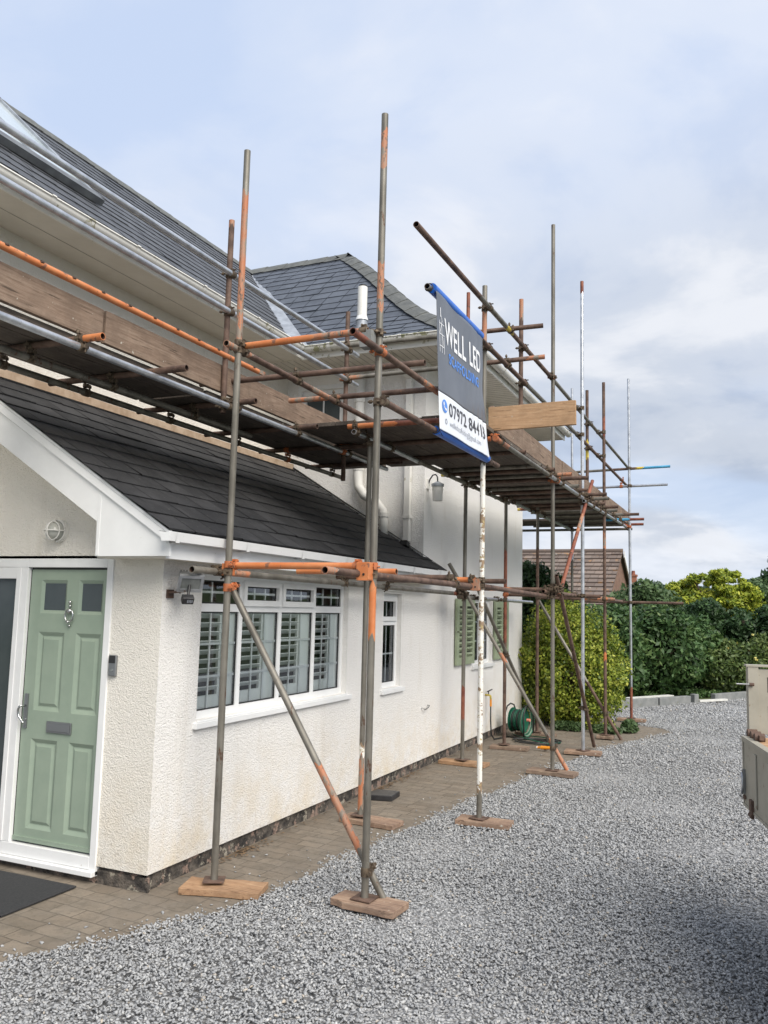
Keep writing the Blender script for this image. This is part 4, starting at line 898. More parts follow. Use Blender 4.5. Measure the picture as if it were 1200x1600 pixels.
# short puncheons clamped to the rails
std('p1', 1.40, 4.12, 5.33, (4.5, 'rust'), (5.1, 'rust'), (5.33, 'orange_worn'), z0=3.62)
std('p2', 1.40, 8.05, 5.29, (4.22, 'rust'), (4.50, 'yellow_paint'), (5.29, 'rust'), z0=3.72)
std('p3', -.25, .95, 5.10, (5.05, 'rust'), (5.10, 'orange_worn'), z0=3.45)
std('p4', -.25, 3.15, 5.06, (5.06, 'rust'), z0=3.22)
# rails on the outer face
tube('guard_rail', (1.45, .88, 4.745), (1.45, 5.35, 4.775), [(.35, 'rust'), (.55, 'steel'), (.60, 'yellow_paint'), (1, 'rust')])
tube('guard_rail', (1.45, 5.37, 4.775), (1.47, 11.95, 4.73), [(.4, 'steel'), (1, 'steel')])
tube('guard_rail', (1.45, 1.13, 4.36), (1.45, 7.2, 4.385), [(.04, 'steel'), (.5, 'rust'), (1, 'steel')])
tube('guard_rail', (1.45, 7.22, 4.385), (1.47, 11.95, 4.35), 'rust')
# ledgers
tube('ledger', (1.43, .40, 3.285), (1.43, 3.15, 3.30), [(.5, 'rust'), (1, 'rust')])
tube('ledger', (1.52, 2.74, 3.49), (1.53, 7.1, 3.48), [(.10, 'orange_worn'), (.5, 'steel'), (1, 'galvanised')])
tube('ledger', (1.56, 6.9, 3.43), (1.56, 11.4, 3.48), [(.2, 'galvanised'), (1, 'galvanised')])
tube('ledger', (.38, 2.1, 3.49), (.39, 7.3, 3.48), [(.3, 'galvanised'), (1, 'steel')])
tube('ledger', (.50, 7.1, 3.47), (.50, 11.5, 3.47), 'galvanised')
tube('ledger', (-.19, -2.9, 3.50), (-.19, 4.14, 3.50), 'galvanised')
tube('ledger', (-.87, -2.9, 3.45), (-.84, 4.3, 3.45), 'steel')
tube('ledger', (-.62, -1.5, 3.47), (-.60, 1.9, 3.47), 'steel')
tube('ledger', (-2.6, 11.36, 3.47), (1.62, 11.36, 3.47), 'steel')
# handrails between the first bays
tube('handrail', (.34, .12, 3.72), (.34, 3.05, 3.69), [(.10, 'orange_worn'), (.42, 'rust'), (.52, 'orange_worn'), (1, 'rust')])
tube('handrail', (1.40, -.02, 3.64), (1.41, 2.15, 3.62), [(.08, 'rust_red'), (.55, 'rust'), (.85, 'orange_worn'), (1, 'rust')])
tube('handrail', (.27, .33, 3.76), (1.33, .35, 3.77), [(.6, 'orange'), (1, 'orange_worn')])
tube('guard_rail', (-.22, -2.7, 4.62), (-.22, 3.35, 4.63), 'galvanised')
tube('guard_rail', (-.22, -2.7, 4.30), (-.22, 3.35, 4.30), 'galvanised')
tube('guard_rail', (-.30, 3.10, 4.67), (1.78, 3.55, 4.80), [(.6, 'steel'), (1, 'rust')])
tube('guard_rail', (-.30, 3.10, 4.31), (1.82, 3.45, 4.44), [(.12, 'orange_worn'), (.55, 'steel'), (.92, 'rust'), (1, 'orange_worn')])
tube('guard_rail', (.2, 11.08, 4.53), (2.33, 11.08, 4.57), [(.5, 'steel'), (.72, 'rust'), (.78, 'yellow_paint'), (1, 'cyan_paint')])
tube('guard_rail', (-1.8, 11.08, 4.20), (2.28, 11.08, 4.24), 'galvanised')
# transoms
for yy, xa, xb, mt in ((-2.3, -1.22, .0, 'rust'), (-.71, -1.2, -.02, 'orange'), (.05, -1.22, .05, 'rust'), (1.03, -1.20, .0, 'rust'), (2.04, -1.22, .02, 'rust'), (2.98, -1.19, -.03, 'orange_worn'), (4.0, -1.19, .05, 'rust')):
    tube('transom', (xa, yy, 3.55), (xb, yy + .02, 3.555), [(.86, 'rust'), (1, mt)])
tube('transom', (-.60, 1.10, 3.76), (1.44, 1.14, 3.76), 'rust')
tube('transom', (-.12, 1.78, 3.74), (1.33, 1.82, 3.74), [(.35, 'orange_worn'), (1, 'rust')])
tube('transom', (.30, 2.14, 3.55), (1.38, 2.16, 3.55), [(.45, 'orange'), (1, 'rust_red')])
for yy, xa, xb, mt in ((2.95, -.4, 1.50, [(1, 'rust')]), (3.75, -.3, 1.55, [(1, 'rust')]), (4.62, .30, 1.52, [(1, 'steel')]), (4.90, .21, 1.60, [(.03, 'yellow_paint'), (1, 'rust')]), (5.28, .26, 1.72, [(.8, 'steel'), (1, 'orange_worn')]), (5.62, .3, 1.86, [(1, 'rust')]), (6.25, .35, 1.62, [(1, 'steel')]), (6.64, .28, 1.66, [(1, 'rust')]), (7.08, .24, 1.84, [(1, 'rust')]), (7.55, .31, 1.80, [(1, 'steel')]), (8.10, .3, 1.65, [(1, 'rust')]), (8.52, .20, 1.78, [(.03, 'yellow_paint'), (.1, 'rust_red'), (1, 'rust')]), (9.0, .3, 1.70, [(1, 'steel')]), (9.60, .3, 1.96, [(.85, 'steel'), (1, 'rust')]), (10.35, .3, 1.95, [(.6, 'steel'), (.85, 'cyan_paint'), (1, 'rust_red')]), (11.2, -.2, 1.84, [(.8, 'steel'), (1, 'rust_red')])):
    tube('transom', (xa, yy, 3.535), (xb, yy + random.uniform(-.03, .03), 3.54), mt)
for xx in (-.6, -1.5, -2.4): tube('transom', (xx, 10.3, 3.535), (xx + .02, 11.7, 3.54), 'rust')
# lower lift
tube('ledger', (.25, -.02, 2.125), (.26, 5.62, 2.10), [(.06, 'steel'), (.12, 'orange_worn'), (.30, 'steel'), (.93, 'steel'), (1, 'rust_red')])
tube('ledger', (1.31, -.12, 2.12), (1.325, 2.92, 2.115), [(.04, 'orange_worn'), (.3, 'rust'), (1, 'rust')])
tube('ledger', (1.345, 2.70, 2.13), (1.395, 5.55, 2.085), 'rust')
tube('ledger', (.32, 5.3, 2.06), (.345, 8.9, 2.05), [(.3, 'steel'), (1, 'galvanised')])
tube('ledger', (1.40, 5.2, 2.14), (1.47, 11.3, 2.12), [(.5, 'rust'), (1, 'rust')])
tube('transom', (.30, .335, 2.17), (1.33, .36, 2.17), 'orange')
tube('transom', (.36, 1.20, 2.175), (1.21, 1.22, 2.175), 'orange')
tube('transom', (.18, 2.24, 2.175), (1.31, 2.25, 2.175), 'rust')
tube('transom', (.38, 2.68, 2.175), (1.36, 2.71, 2.175), [(.3, 'rust'), (1, 'orange')])
tube('transom', (.3, 3.15, 2.18), (1.52, 3.16, 2.18), 'rust')
tube('transom', (.28, 5.32, 2.165), (1.55, 5.34, 2.165), [(.35, 'rust'), (.55, 'orange'), (1, 'rust')])
tube('transom', (.40, 7.0, 2.13), (1.75, 7.08, 2.13), 'rust')
tube('transom', (.5, 8.5, 2.12), (1.72, 8.58, 2.12), [(.6, 'rust'), (1, 'orange_worn')])
tube('transom', (.42, 11.08, 2.11), (2.52, 11.08, 2.11), 'rust')
# braces
tube('brace', (.31, .335, 2.05), (1.47, .52, .05), [(.60, 'steel'), (.86, 'orange_worn'), (1, 'steel')])
tube('brace', (.14, 5.42, 2.48), (1.62, 5.50, .06), [(.45, 'steel'), (.5, 'orange_worn'), (.86, 'steel'), (1, 'orange_worn')])
tube('brace', (1.54, 5.27, 2.33), (1.56, 7.62, .04), 'rust')
tube('brace', (1.57, 7.52, 3.80), (1.555, 5.35, 2.10), [(.35, 'rust_red'), (.5, 'orange_worn'), (1, 'rust_red')])
tube('brace', (.50, 8.62, 2.12), (1.78, 8.70, .0), [(.6, 'steel'), (1, 'rust')])
tube('brace', (.42, 5.56, 2.3), (.52, 8.2, .4), 'steel')
# base plates
SOLE = {'A': ('pad_orange', .27, .12, 12), 'B': ('pad_old', .23, .115, 8), 'Bb': ('pad_old', .27, .11, 4), 'W': ('pad_old', .24, .11, 6), 'Wb': ('pad_orange', .30, .11, 5), 'D': ('pad_grey', .28, .12, 5), 'Db': ('pad_grey', .26, .11, 4), 'E': ('pad_old', .24, .11, 4), 'F': ('pad_grey', .30, .12, 3), 'G': ('pad_grey', .12, .11, 3), 'H': ('pad_old', .24, .11, 2), 'J': ('pad_grey', .24, .11, 2), 'K': ('pad_grey', .24, .11, 2)}
SL_LAB = {'A': 'orange brown timber sole board nearest the house corner under the first scaffold pole', 'B': 'split weathered sole board on the gravel under the tallest near pole', 'Bb': 'long worn sole board on the paving behind the near brace',
          'W': 'pale sole board on the gravel under the white painted pole', 'Wb': 'sandy sole board on the paving behind the white painted pole', 'D': 'dark grey sole board where a brace foot meets the gravel edge',
          'Db': 'reddish sole board beside the green hose reel', 'E': 'sole board under the silver pole topped with red', 'F': 'old sole board at the foot of the golden bush', 'G': 'short sole board under the brown pole in front of the golden bush', 'H': 'farthest visible sole board under the silver pole near the kerb',
          'J': 'sole board behind the golden bush under a thin silver pole', 'K': 'sole board behind the house under the rearmost pole'}
for kx, (mt, hx, hy, rot) in SOLE.items():
    x, y = STD[kx]; z = .004 if kx in ('A', 'Bb', 'Wb', 'Db', 'F', 'J', 'K') else .016
    ox = {'A': .08, 'B': .03, 'Bb': .11, 'W': .05, 'Wb': .02, 'D': .0, 'Db': .08, 'F': -.02}.get(kx, 0)
    a = R({'A': 16, 'B': -4, 'W': 2, 'D': -4}.get(kx, random.uniform(-5, 5)))
    u = Vector((math.cos(a), math.sin(a), 0)); v = Vector((-u.y, u.x, 0)); c = Vector((x + ox, y, z)); T = .042
    segs = 9; vs = []
    for i in range(segs + 1):
        t = -hx + 2 * hx * i / segs
        for sg in (-1, 1):
            e = random.uniform(-.006, .006) + (-.02 * (1 if kx == 'B' and i < 2 else 0))
            for zz in (0, T): vs.append(c + u * t + v * sg * (hy + e) + Vector((0, 0, zz + (random.uniform(-.002, .002) if zz else 0))))
    fs = []
    for i in range(segs):
        o = i * 4; p = o + 4; fs += [(o + 1, p + 1, p + 3, o + 3), (o, o + 2, p + 2, p), (o, p, p + 1, o + 1), (o + 2, o + 3, p + 3, p + 2)]
    fs += [(0, 1, 3, 2), (segs * 4, segs * 4 + 2, segs * 4 + 3, segs * 4 + 1)]
    mb = MB(); mb.add(vs, fs, mt); link(mb, 'sole_board', None, SL_LAB[kx], 'sole board', 'timber sole boards under the scaffold poles', bevel=.003)
for tb in list(TUBES):
    o, p0, p1, nm = tb
    if nm == 'standard' and p0.z < .1:
        a = R(random.uniform(-30, 30)); mb = MB(); u = Vector((math.cos(a), math.sin(a), 0)); v = Vector((-u.y, u.x, 0))
        mb.obox((p0.x, p0.y, p0.z + .018), (u, v, (0, 0, 1)), (.07, .07, .003), 'rust'); mb.cyl((p0.x, p0.y, p0.z + .02), (p0.x, p0.y, p0.z + .06), .0195, 'rust'); link(mb, 'base_plate', o)
# couplers wherever two tubes pass each other closely
def seg_close(a0, a1, b0, b1):
    u, v, w0 = a1 - a0, b1 - b0, a0 - b0; a, b, c, d, e = u.dot(u), u.dot(v), v.dot(v), u.dot(w0), v.dot(w0); D = a * c - b * b
    if D < 1e-6: return None
    s, t = (b * e - c * d) / D, (a * e - b * d) / D
    la, lb = math.sqrt(a), math.sqrt(c)
    if s < -.06 / la or s > 1 + .06 / la or t < -.06 / lb or t > 1 + .06 / lb: return None
    s = min(max(s, .03 / la), 1 - .03 / la); t = min(max(t, .03 / lb), 1 - .03 / lb)
    return a0 + u * s, b0 + v * t
def coupler(mb, pa, da, pb, db, mat, orient):
    for p, d, o in ((pa, da, pb - pa), (pb, db, pa - pb)):
        d = d.normalized(); s = d.cross(o); s = s.normalized() if s.length > 1e-4 else d.orthogonal().normalized()
        mb.cyl(p - d * .027, p + d * .027, .0305, mat, 12)
        if s.dot(orient) < 0: s = -s
        q = s.cross(d).normalized()
        mb.obox(p + s * .034, (d, s, q), (.020, .012, .010), mat); mb.cyl(p + s * .036 - q * .035, p + s * .036 + q * .055, .0065, mat, 8); mb.cyl(p + s * .036 + q * .028, p + s * .036 + q * .046, .013, mat, 6, smooth=False)
    m = (pa + pb) / 2; d = (pb - pa); d = d.normalized() if d.length > 1e-3 else da.orthogonal().normalized(); mb.cyl(m - d * .012, m + d * .012, .024, mat, 10)
cnt = 0
for i in range(len(TUBES)):
    for j in range(i + 1, len(TUBES)):
        o1, a0, a1, n1 = TUBES[i]; o2, b0, b1, n2 = TUBES[j]
        r = seg_close(a0, a1, b0, b1)
        if r is None or (r[0] - r[1]).length > .125: continue
        if n1 == 'transom' and n2 == 'transom': continue
        if (n1 in ('ledger', 'transom')) and (n2 in ('ledger', 'transom')) and random.random() < .25: continue
        mb = MB(); mt = 'coupler_orange' if random.random() < .12 else 'coupler'
        coupler(mb, r[0], a1 - a0, r[1], b1 - b0, mt, Vector((.6, -.7, .2))); link(mb, 'coupler', o1); cnt += 1
print('couplers', cnt, 'tubes', len(TUBES))
# flat connector plates at the near poles
for (x, y, z, mt, s) in ((1.36, .37, 2.135, 'orange', 1), (.335, .30, 2.14, 'orange', .7), (1.335, .37, 3.71, 'kerb', 1), (1.37, 2.72, 2.13, 'orange_worn', .9)):
    mb = MB(); mb.box(x - .055 * s, x + .028 * s, y - .045, y - .039, z - .055 * s, z + .06 * s, mt); mb.box(x + .028 * s, x + .034 * s, y - .045, y + .03, z - .055 * s, z + .06 * s, mt); mb.box(x - .05 * s, x + .03 * s, y - .05, y + .03, z - .060 * s, z - .055 * s, mt); mb.cyl((x, y - .05, z - .02), (x, y - .045, z - .02), .008, 'gasket'); link(mb, 'connector_plate', scaf, bevel=.002)
# rope/wire tie at B base already a coupler
# slotted orange beam on the toe board
mb = MB(); x, z = -.235, 3.925
mb.cyl((x, -2.8, z), (x, 1.42, z), .022, 'orange', 14)
for i in range(16):
    yy = -2.6 + i * .262; mb.obox((x + .0185, yy, z + .012), ((.8, 0, .6), (0, 1, .15), (-.6, 0, .8)), (.004, .014, .008), 'tube_inside')
mb.box(x - .01, x + .012, 1.42, 1.52, z - .015, z + .02, 'orange_worn')
link(mb, 'slotted_beam', scaf)
# deck boards (loose, each its own thing)
def board(p0, p1, wv, th, mat, label, group, up=Vector((0, 0, 1)), name='scaffold_board', cat='scaffold board', endb=False):
    p0, p1 = Vector(p0), Vector(p1); d = (p1 - p0).normalized(); s = up.cross(d).normalized(); Ln = (p1 - p0).length; n = max(3, int(Ln / .45)); vs = []; bow = random.uniform(-.006, .006)
    for i in range(n + 1):
        t = i / n; q = p0 + (p1 - p0) * t + up * bow * math.sin(math.pi * t)
        for a, b in ((-1, 0), (1, 0), (1, 1), (-1, 1)): vs.append(q + s * (wv / 2 * a + random.uniform(-.0012, .0012)) + up * (th * b))
    fs = [(i * 4 + k, i * 4 + (k + 1) % 4, i * 4 + 4 + (k + 1) % 4, i * 4 + 4 + k) for i in range(n) for k in range(4)] + [(3, 2, 1, 0), (n * 4, n * 4 + 1, n * 4 + 2, n * 4 + 3)]
    mb = MB(); mb.add(vs, fs, mat)
    o = link(mb, name, None, label, cat, group, bevel=.003)
    if endb:
        for t in (p0, p1):
            e = t + (d * .022 if t is p0 else -d * .022); b = MB(); b.obox(e + up * th / 2, (d, s, up), (.019, wv / 2 + .0022, th / 2 + .0022), 'galvanised'); link(b, 'end_band', o)
    return o
ORD = ['first', 'second', 'third', 'fourth', 'fifth', 'sixth', 'seventh']
for i in range(3):
    x = -.90 + i * .232
    board((x, -2.9, 3.578), (x, .78, 3.578), .226, .038, 'deck', f'{ORD[i]} deck board from the wall, far left over the lean-to roof', 'boards of the deck over the lean-to roof')
    board((x, .82, 3.578), (x, 4.42, 3.578), .226, .038, 'deck', f'{ORD[i]} deck board from the wall, over the right half of the lean-to', 'boards of the deck over the lean-to roof')
for i in range(3):
    x = -.155 + i * .205
    board((x, 2.17, 3.576), (x, 4.42, 3.576), .20, .038, 'deck', f'{ORD[i]} short deck board from the left bridging the two decks under the banner', 'short deck boards between the decks')
for i in range(5):
    x = .44 + i * .23
    board((x, 2.17 + random.uniform(-.03, .03), 3.562), (x, 6.05, 3.562), .226, .038, 'deck', f'{ORD[i]} deck board from the wall in the near length beside the upper wall', 'boards of the long deck beside the upper wall')
    board((x, 6.09, 3.562), (x, 8.95, 3.562), .226, .038, 'deck', f'{ORD[i]} deck board from the wall in the middle length beside the upper wall', 'boards of the long deck beside the upper wall')
    board((x, 8.99, 3.562), (x, 11.75, 3.562), .226, .038, 'deck', f'{ORD[i]} deck board from the wall in the far length past the house end', 'boards of the long deck beside the upper wall')
for i in range(4):
    board((-2.9, 10.62 + i * .232, 3.562), (.36, 10.62 + i * .232, 3.562), .226, .038, 'deck', f'{ORD[i]} deck board from the back wall behind the house end', 'boards of the deck behind the house')
side = Vector((1, 0, 0))
def toe(p0, p1, label, mat='board_y', grp='toe boards on edge along the decks'):
    p0, p1 = Vector(p0), Vector(p1); d = (p1 - p0).normalized(); up = Vector((0, 0, 1)).cross(d).normalized()
    return board(p0, p1, .226, .038, mat, label, grp, up=up, name='toe_board', cat='toe board')
toe((-.28, -2.9, 3.742), (-.28, -.42, 3.742), 'brown toe board on edge at the far left under the orange slotted beam')
toe((-.275, -.40, 3.742), (-.275, 4.05, 3.745), 'long brown toe board on edge running right from under the orange beam')
toe((1.46, 2.9, 3.722), (1.46, 5.95, 3.722), 'near toe board on edge behind the banner end of the outer rails')
toe((1.465, 5.98, 3.722), (1.465, 8.95, 3.722), 'middle toe board on edge along the outer side of the long deck')
toe((1.47, 8.98, 3.722), (1.49, 11.8, 3.722), 'farthest toe board on edge tapering to the scaffold end')
toe((1.42, 2.86, 3.70), (2.24, 2.865, 3.71), 'short pale board on edge sticking out past the banner pole', 'board_x', 'toe boards on edge along the decks')
# ------------------------------------------------------------ banner
bn = empty('banner', (1.475, 1.9, 3.26), 'grey and white company banner with blue rolled hems tied to the scaffold', 'banner')
BX = 1.497
def fold(p):
    y, z = p.y, p.z; t = (y - 1.2) / 1.35; v = (z - 3.3) / 1.05
    f = .005 * math.sin(y * 9 + z * 2) + .011 * max(0, t - .35) * math.sin((y - z * .28) * 46) * math.exp(-((v - .45) / .42) ** 2)
    f += -.01 * math.sin(math.pi * min(max(v, 0), 1))
    yy = y + .19 * (1 - min(max(v, 0), 1)) * (.8 + .5 * t) + .02 * math.sin(math.pi * min(max(v, 0), 1)) * (t < .5) * (1 - 2 * t) - .05 * math.sin(math.pi * min(max(v, 0), 1)) * max(0, t - .5) * 2
    return Vector((p.x + f, yy, z))
Y0, Y1 = 1.20, 2.42
topz = lambda y: 4.345
botz = lambda y: 3.30
def sheet(z0f, z1f, mat):
    mb = MB(); nu, nv = 80, 40; vs = []
    for j in range(nv + 1):
        for i in range(nu + 1):
            y = Y0 + (Y1 - Y0) * i / nu; z = z0f + (z1f - z0f) * j / nv; vs.append(fold(Vector((BX, y, z))))
    mb.add(vs, [(j * (nu + 1) + i, j * (nu + 1) + i + 1, (j + 1) * (nu + 1) + i + 1, (j + 1) * (nu + 1) + i) for j in range(nv) for i in range(nu)], mat, True)
    return mb
o = link(sheet(3.585, 4.345, 'banner_grey'), 'banner_sheet', bn); sm_ = o.modifiers.new('t', 'SOLIDIFY'); sm_.thickness = .002
o2 = link(sheet(3.29, 3.5845, 'banner_white'), 'banner_sheet', bn); sm_ = o2.modifiers.new('t', 'SOLIDIFY'); sm_.thickness = .002
mb = MB(); mb.cyl((1.466, 1.19, 4.364), (1.466, 2.43, 4.372), .040, 'banner_blue', 20, r1=.038); link(mb, 'hem', bn)
mb = MB(); mb.cyl((1.445, 1.40, 3.29), (1.445, 2.74, 3.298), .037, 'banner_blue', 20); link(mb, 'hem', bn)
for yy, zz in ((1.17, 4.365), (2.46, 4.37), (1.37, 3.29), (2.78, 3.297)):
    mb = MB(); mb.path([(1.45 + .032 * math.cos(a), yy + .004 * math.sin(a), zz + .032 * math.sin(a)) for a in np.linspace(0, 6.283, 15)[:-1]], .004, 'gasket', 6, True); mb.path([(1.48, yy, zz), (1.50, yy + .02, zz - .05)], .003, 'gasket', 6); link(mb, 'cable_tie', bn)
txd = lambda p: fold(p) + Vector((.0035, 0, 0))
def btext(s, size, y, z, mat, name, bold=0.0, stretch=1.0, spacing=1.0):
    mb = MB(); text_mesh(s, size, (BX, y, z), (0, 1, 0), (0, 0, 1), mat, mb, bold=bold, stretch=stretch, disp=txd, spacing=spacing, fine=.03); return link(mb, name, bn)
btext('WELL LED', .27, 1.36, 4.0, 'print_white', 'lettering', bold=.0045, stretch=.77, spacing=1.06)
btext('SCAFFOLDING', .115, 1.44, 3.86, 'print_blue', 'lettering', bold=.003, stretch=1.02, spacing=1.05)
def twidth(t_):
    m_ = MB(); text_mesh(t_, .150, (0, 0, 0), (0, 1, 0), (0, 0, 1), 'print_dark', m_, bold=.0022, stretch=1.10, spacing=1.10); return max(v[1] for v in m_.v)
btext('07972', .150, 1.395, 3.435, 'print_dark', 'lettering', bold=.0022, stretch=1.10, spacing=1.10)
btext('84413', .150, 1.395 + twidth('07972 84413') - twidth('84413'), 3.435, 'print_dark', 'lettering', bold=.0022, stretch=1.10, spacing=1.10)
btext('wellledscaffolding@gmail.com', .066, 1.40, 3.352, 'print_grey', 'lettering', bold=-.0003, stretch=.98)
mb = MB(); c = Vector((BX, 1.31, 3.49)); n = 24
mb.add([txd(c + Vector((0, .052 * math.cos(2 * math.pi * i / n), .052 * math.sin(2 * math.pi * i / n)))) for i in range(n)], [tuple(range(n))], 'print_blue')
mb.add([txd(c + Vector((.001, y, z))) + Vector((.001, 0, 0)) for y, z in ((-.028, .028), (-.014, .032), (-.008, .012), (-.016, .004), (.006, -.016), (.014, -.010), (.032, -.016), (.028, -.030), (.012, -.032), (-.016, -.012), (-.030, .012))], [tuple(range(11))], 'print_white'); link(mb, 'phone_symbol', bn)
mb = MB(); c = Vector((BX, 1.33, 3.375)); mb.add([txd(c + Vector((0, .022 * math.cos(2 * math.pi * i / n), .022 * math.sin(2 * math.pi * i / n)))) for i in range(n)] + [txd(c + Vector((0, .014 * math.cos(2 * math.pi * i / n), .014 * math.sin(2 * math.pi * i / n)))) for i in range(n)], [(i, (i + 1) % n, n + (i + 1) % n, n + i) for i in range(n)], 'print_grey'); link(mb, 'globe_symbol', bn)
mb = MB()   # emblem: little lattice of scaffold bars at the left
def stroke(y0, z0, y1, z1, w=.007):
    a, b = Vector((BX, y0, z0)), Vector((BX, y1, z1)); d = (b - a).normalized(); s = Vector((0, -d.z, d.y)) * w; m_ = 4
    for i in range(m_):
        p, q = a + (b - a) * i / m_, a + (b - a) * (i + 1) / m_; mb.add([txd(p - s), txd(q - s), txd(q + s), txd(p + s)], [(0, 1, 2, 3)], 'print_white')
for y in (1.245, 1.29, 1.335): stroke(y, 3.90, y, 4.14 if y < 1.32 else 4.03, .0032)
for z in (3.95, 4.04, 4.12): stroke(1.24, z, 1.34, z, .003)
stroke(1.245, 4.04, 1.29, 4.12, .003); stroke(1.335, 3.95, 1.29, 4.04, .003); stroke(1.27, 4.17, 1.27, 4.24, .006); stroke(1.27, 4.19, 1.305, 4.14, .003); link(mb, 'emblem', bn)
# ------------------------------------------------------------ trailer at the right edge
tr = empty('trailer', (4.5, -.6, 0), 'beige dropside trailer at the right edge of the gravel', 'trailer')
Tc = Vector((3.60, 1.0, 0)); Td = Vector((.22, -.975, 0)).normalized(); Tn = Vector((.975, .22, 0)).normalized(); Up = Vector((0, 0, 1))
def tbox(m, a0, a1, b0, b1, z0, z1, mat): m.obox(Tc + Td * (a0 + a1) / 2 + Tn * (b0 + b1) / 2 + Up * (z0 + z1) / 2, (Td, Tn, Up), ((a1 - a0) / 2, (b1 - b0) / 2, (z1 - z0) / 2), mat)
mb = MB(); tbox(mb, .02, 1.35, .0, .03, .80, 1.16, 'trailer_paint'); tbox(mb, .02, 1.35, -.008, .036, 1.16, 1.19, 'trailer_paint'); tbox(mb, .02, 1.35, -.006, .034, .785, .80, 'trailer_paint')
tbox(mb, .02, .045, -.005, -.0005, .80, 1.16, 'trailer_paint'); ds = link(mb, 'dropside', tr, bevel=.003)
mb = MB(); tbox(mb, .06, .075, -.018, -.001, .86, 1.00, 'satin_steel'); tbox(mb, .05, .085, -.012, -.001, .83, .85, 'rust'); mb.path([Tc + Td * .068 + Tn * -.02 + Up * z + Td * x for z, x in ((.86, 0), (.90, .018), (.95, .018), (.98, 0))], .007, 'galvanised'); link(mb, 'latch', ds)
mb = MB(); tbox(mb, 1.38, 2.05, .0, .03, .80, 1.16, 'trailer_paint'); tbox(mb, 1.38, 2.05, -.008, .036, 1.16, 1.19, 'trailer_paint'); link(mb, 'dropside', tr, bevel=.003)
mb = MB(); tbox(mb, .02, 2.05, 1.75, 1.78, .80, 1.18, 'trailer_paint'); link(mb, 'dropside', tr)
mb = MB(); tbox(mb, .03, 2.05, .03, 1.75, .77, .80, 'deck'); tbox(mb, .0, 2.05, .25, .32, .66, .77, 'trailer_dark'); tbox(mb, .0, 2.05, 1.45, 1.52, .66, .77, 'trailer_dark'); link(mb, 'bed', tr)
mb = MB()
tbox(mb, -.04, .018, .04, .10, .80, 1.60, 'trailer_paint'); tbox(mb, -.04, .018, 1.68, 1.74, .80, 1.60, 'trailer_paint'); tbox(mb, -.035, .012, .10, 1.68, 1.20, 1.585, 'trailer_paint'); tbox(mb, -.036, .013, .10, 1.68, .80, .86, 'trailer_paint'); tbox(mb, -.045, .022, .03, 1.75, 1.60, 1.612, 'trailer_paint')
for z in (1.28, 1.45): tbox(mb, .012, .0135, .15, .19, z, z + .09, 'trailer_dark')
link(mb, 'end_frame', tr, bevel=.003)
mb = MB(); mb.cyl(Tc + Tn * -.03 + Up * 1.495 + Td * .03, Tc + Tn * .07 + Up * 1.495 + Td * .03, .005, 'satin_steel'); mb.cyl(Tc + Tn * .045 + Up * 1.495 + Td * .03, Tc + Tn * .07 + Up * 1.495 + Td * .03, .010, 'rust'); link(mb, 'latch_pin', tr)
for a in (.62, 1.35):
    for b in (-.02, 1.55):
        c = Tc + Td * a + Tn * (b + .30) + Up * .31; mb = MB(); mb.cyl(c - Tn * .09, c + Tn * .09, .31, 'tyre', 32); wo = link(mb, 'wheel', tr, bevel=.02)
        mb = MB(); mb.cyl(c - Tn * .095, c + Tn * .095, .18, 'galvanised', 24); link(mb, 'rim', wo)
for i, (b, z, l) in enumerate(((.14, 1.17, 1.9), (.36, 1.17, 1.9), (.25, 1.21, 1.8))):
    p0 = Tc + Td * (.05 + .05 * i) + Tn * b + Up * (z - .02); board(p0, p0 + Td * l, .20, .036, 'board_x', ('timber plank lying in the trailer against its side', 'timber plank lying in the trailer away from its side', 'timber plank on top of the other two in the trailer')[i], 'planks loaded in the trailer', name='plank', cat='plank', endb=False)
mb = MB()
for i in range(4): tbox(mb, .04 + .3 * i, .09 + .3 * i, .05, .50, .80, 1.148, 'deck')
link(mb, 'bolster', tr)
for i in range(3):
    c = Tc + Td * (.03 + .09 * i) + Tn * (.035) + Up * 1.205; mb = MB(); mb.cyl(c + Tn * -.01, c + Tn * .045, .026, 'rust', 12); mb.obox(c + Td * .03 + Tn * .02 + Up * .005, (Td, Tn, Up), (.02, .012, .012), 'rust')
    link(mb, 'loose_coupler', None, ('rusty coupler on the trailer side, nearest its end', 'middle rusty coupler on the trailer side', 'rusty coupler on the trailer side, farthest from its end')[i], 'coupler', 'loose couplers lying on the trailer side')
mb = MB()
for a in (.32, .62, .92, 1.22): tbox(mb, a, a + .05, -.010, -.0005, .83, 1.13, 'trailer_paint')
link(mb, 'rib', tr, bevel=.004)
for a in (.22, 1.1):
    mb = MB(); tbox(mb, a, a + .06, -.016, -.001, .76, .86, 'rust'); mb.cyl(Tc + Td * a + Tn * -.012 + Up * .775, Tc + Td * (a + .06) + Tn * -.012 + Up * .775, .012, 'rust', 10); link(mb, 'hinge', tr)
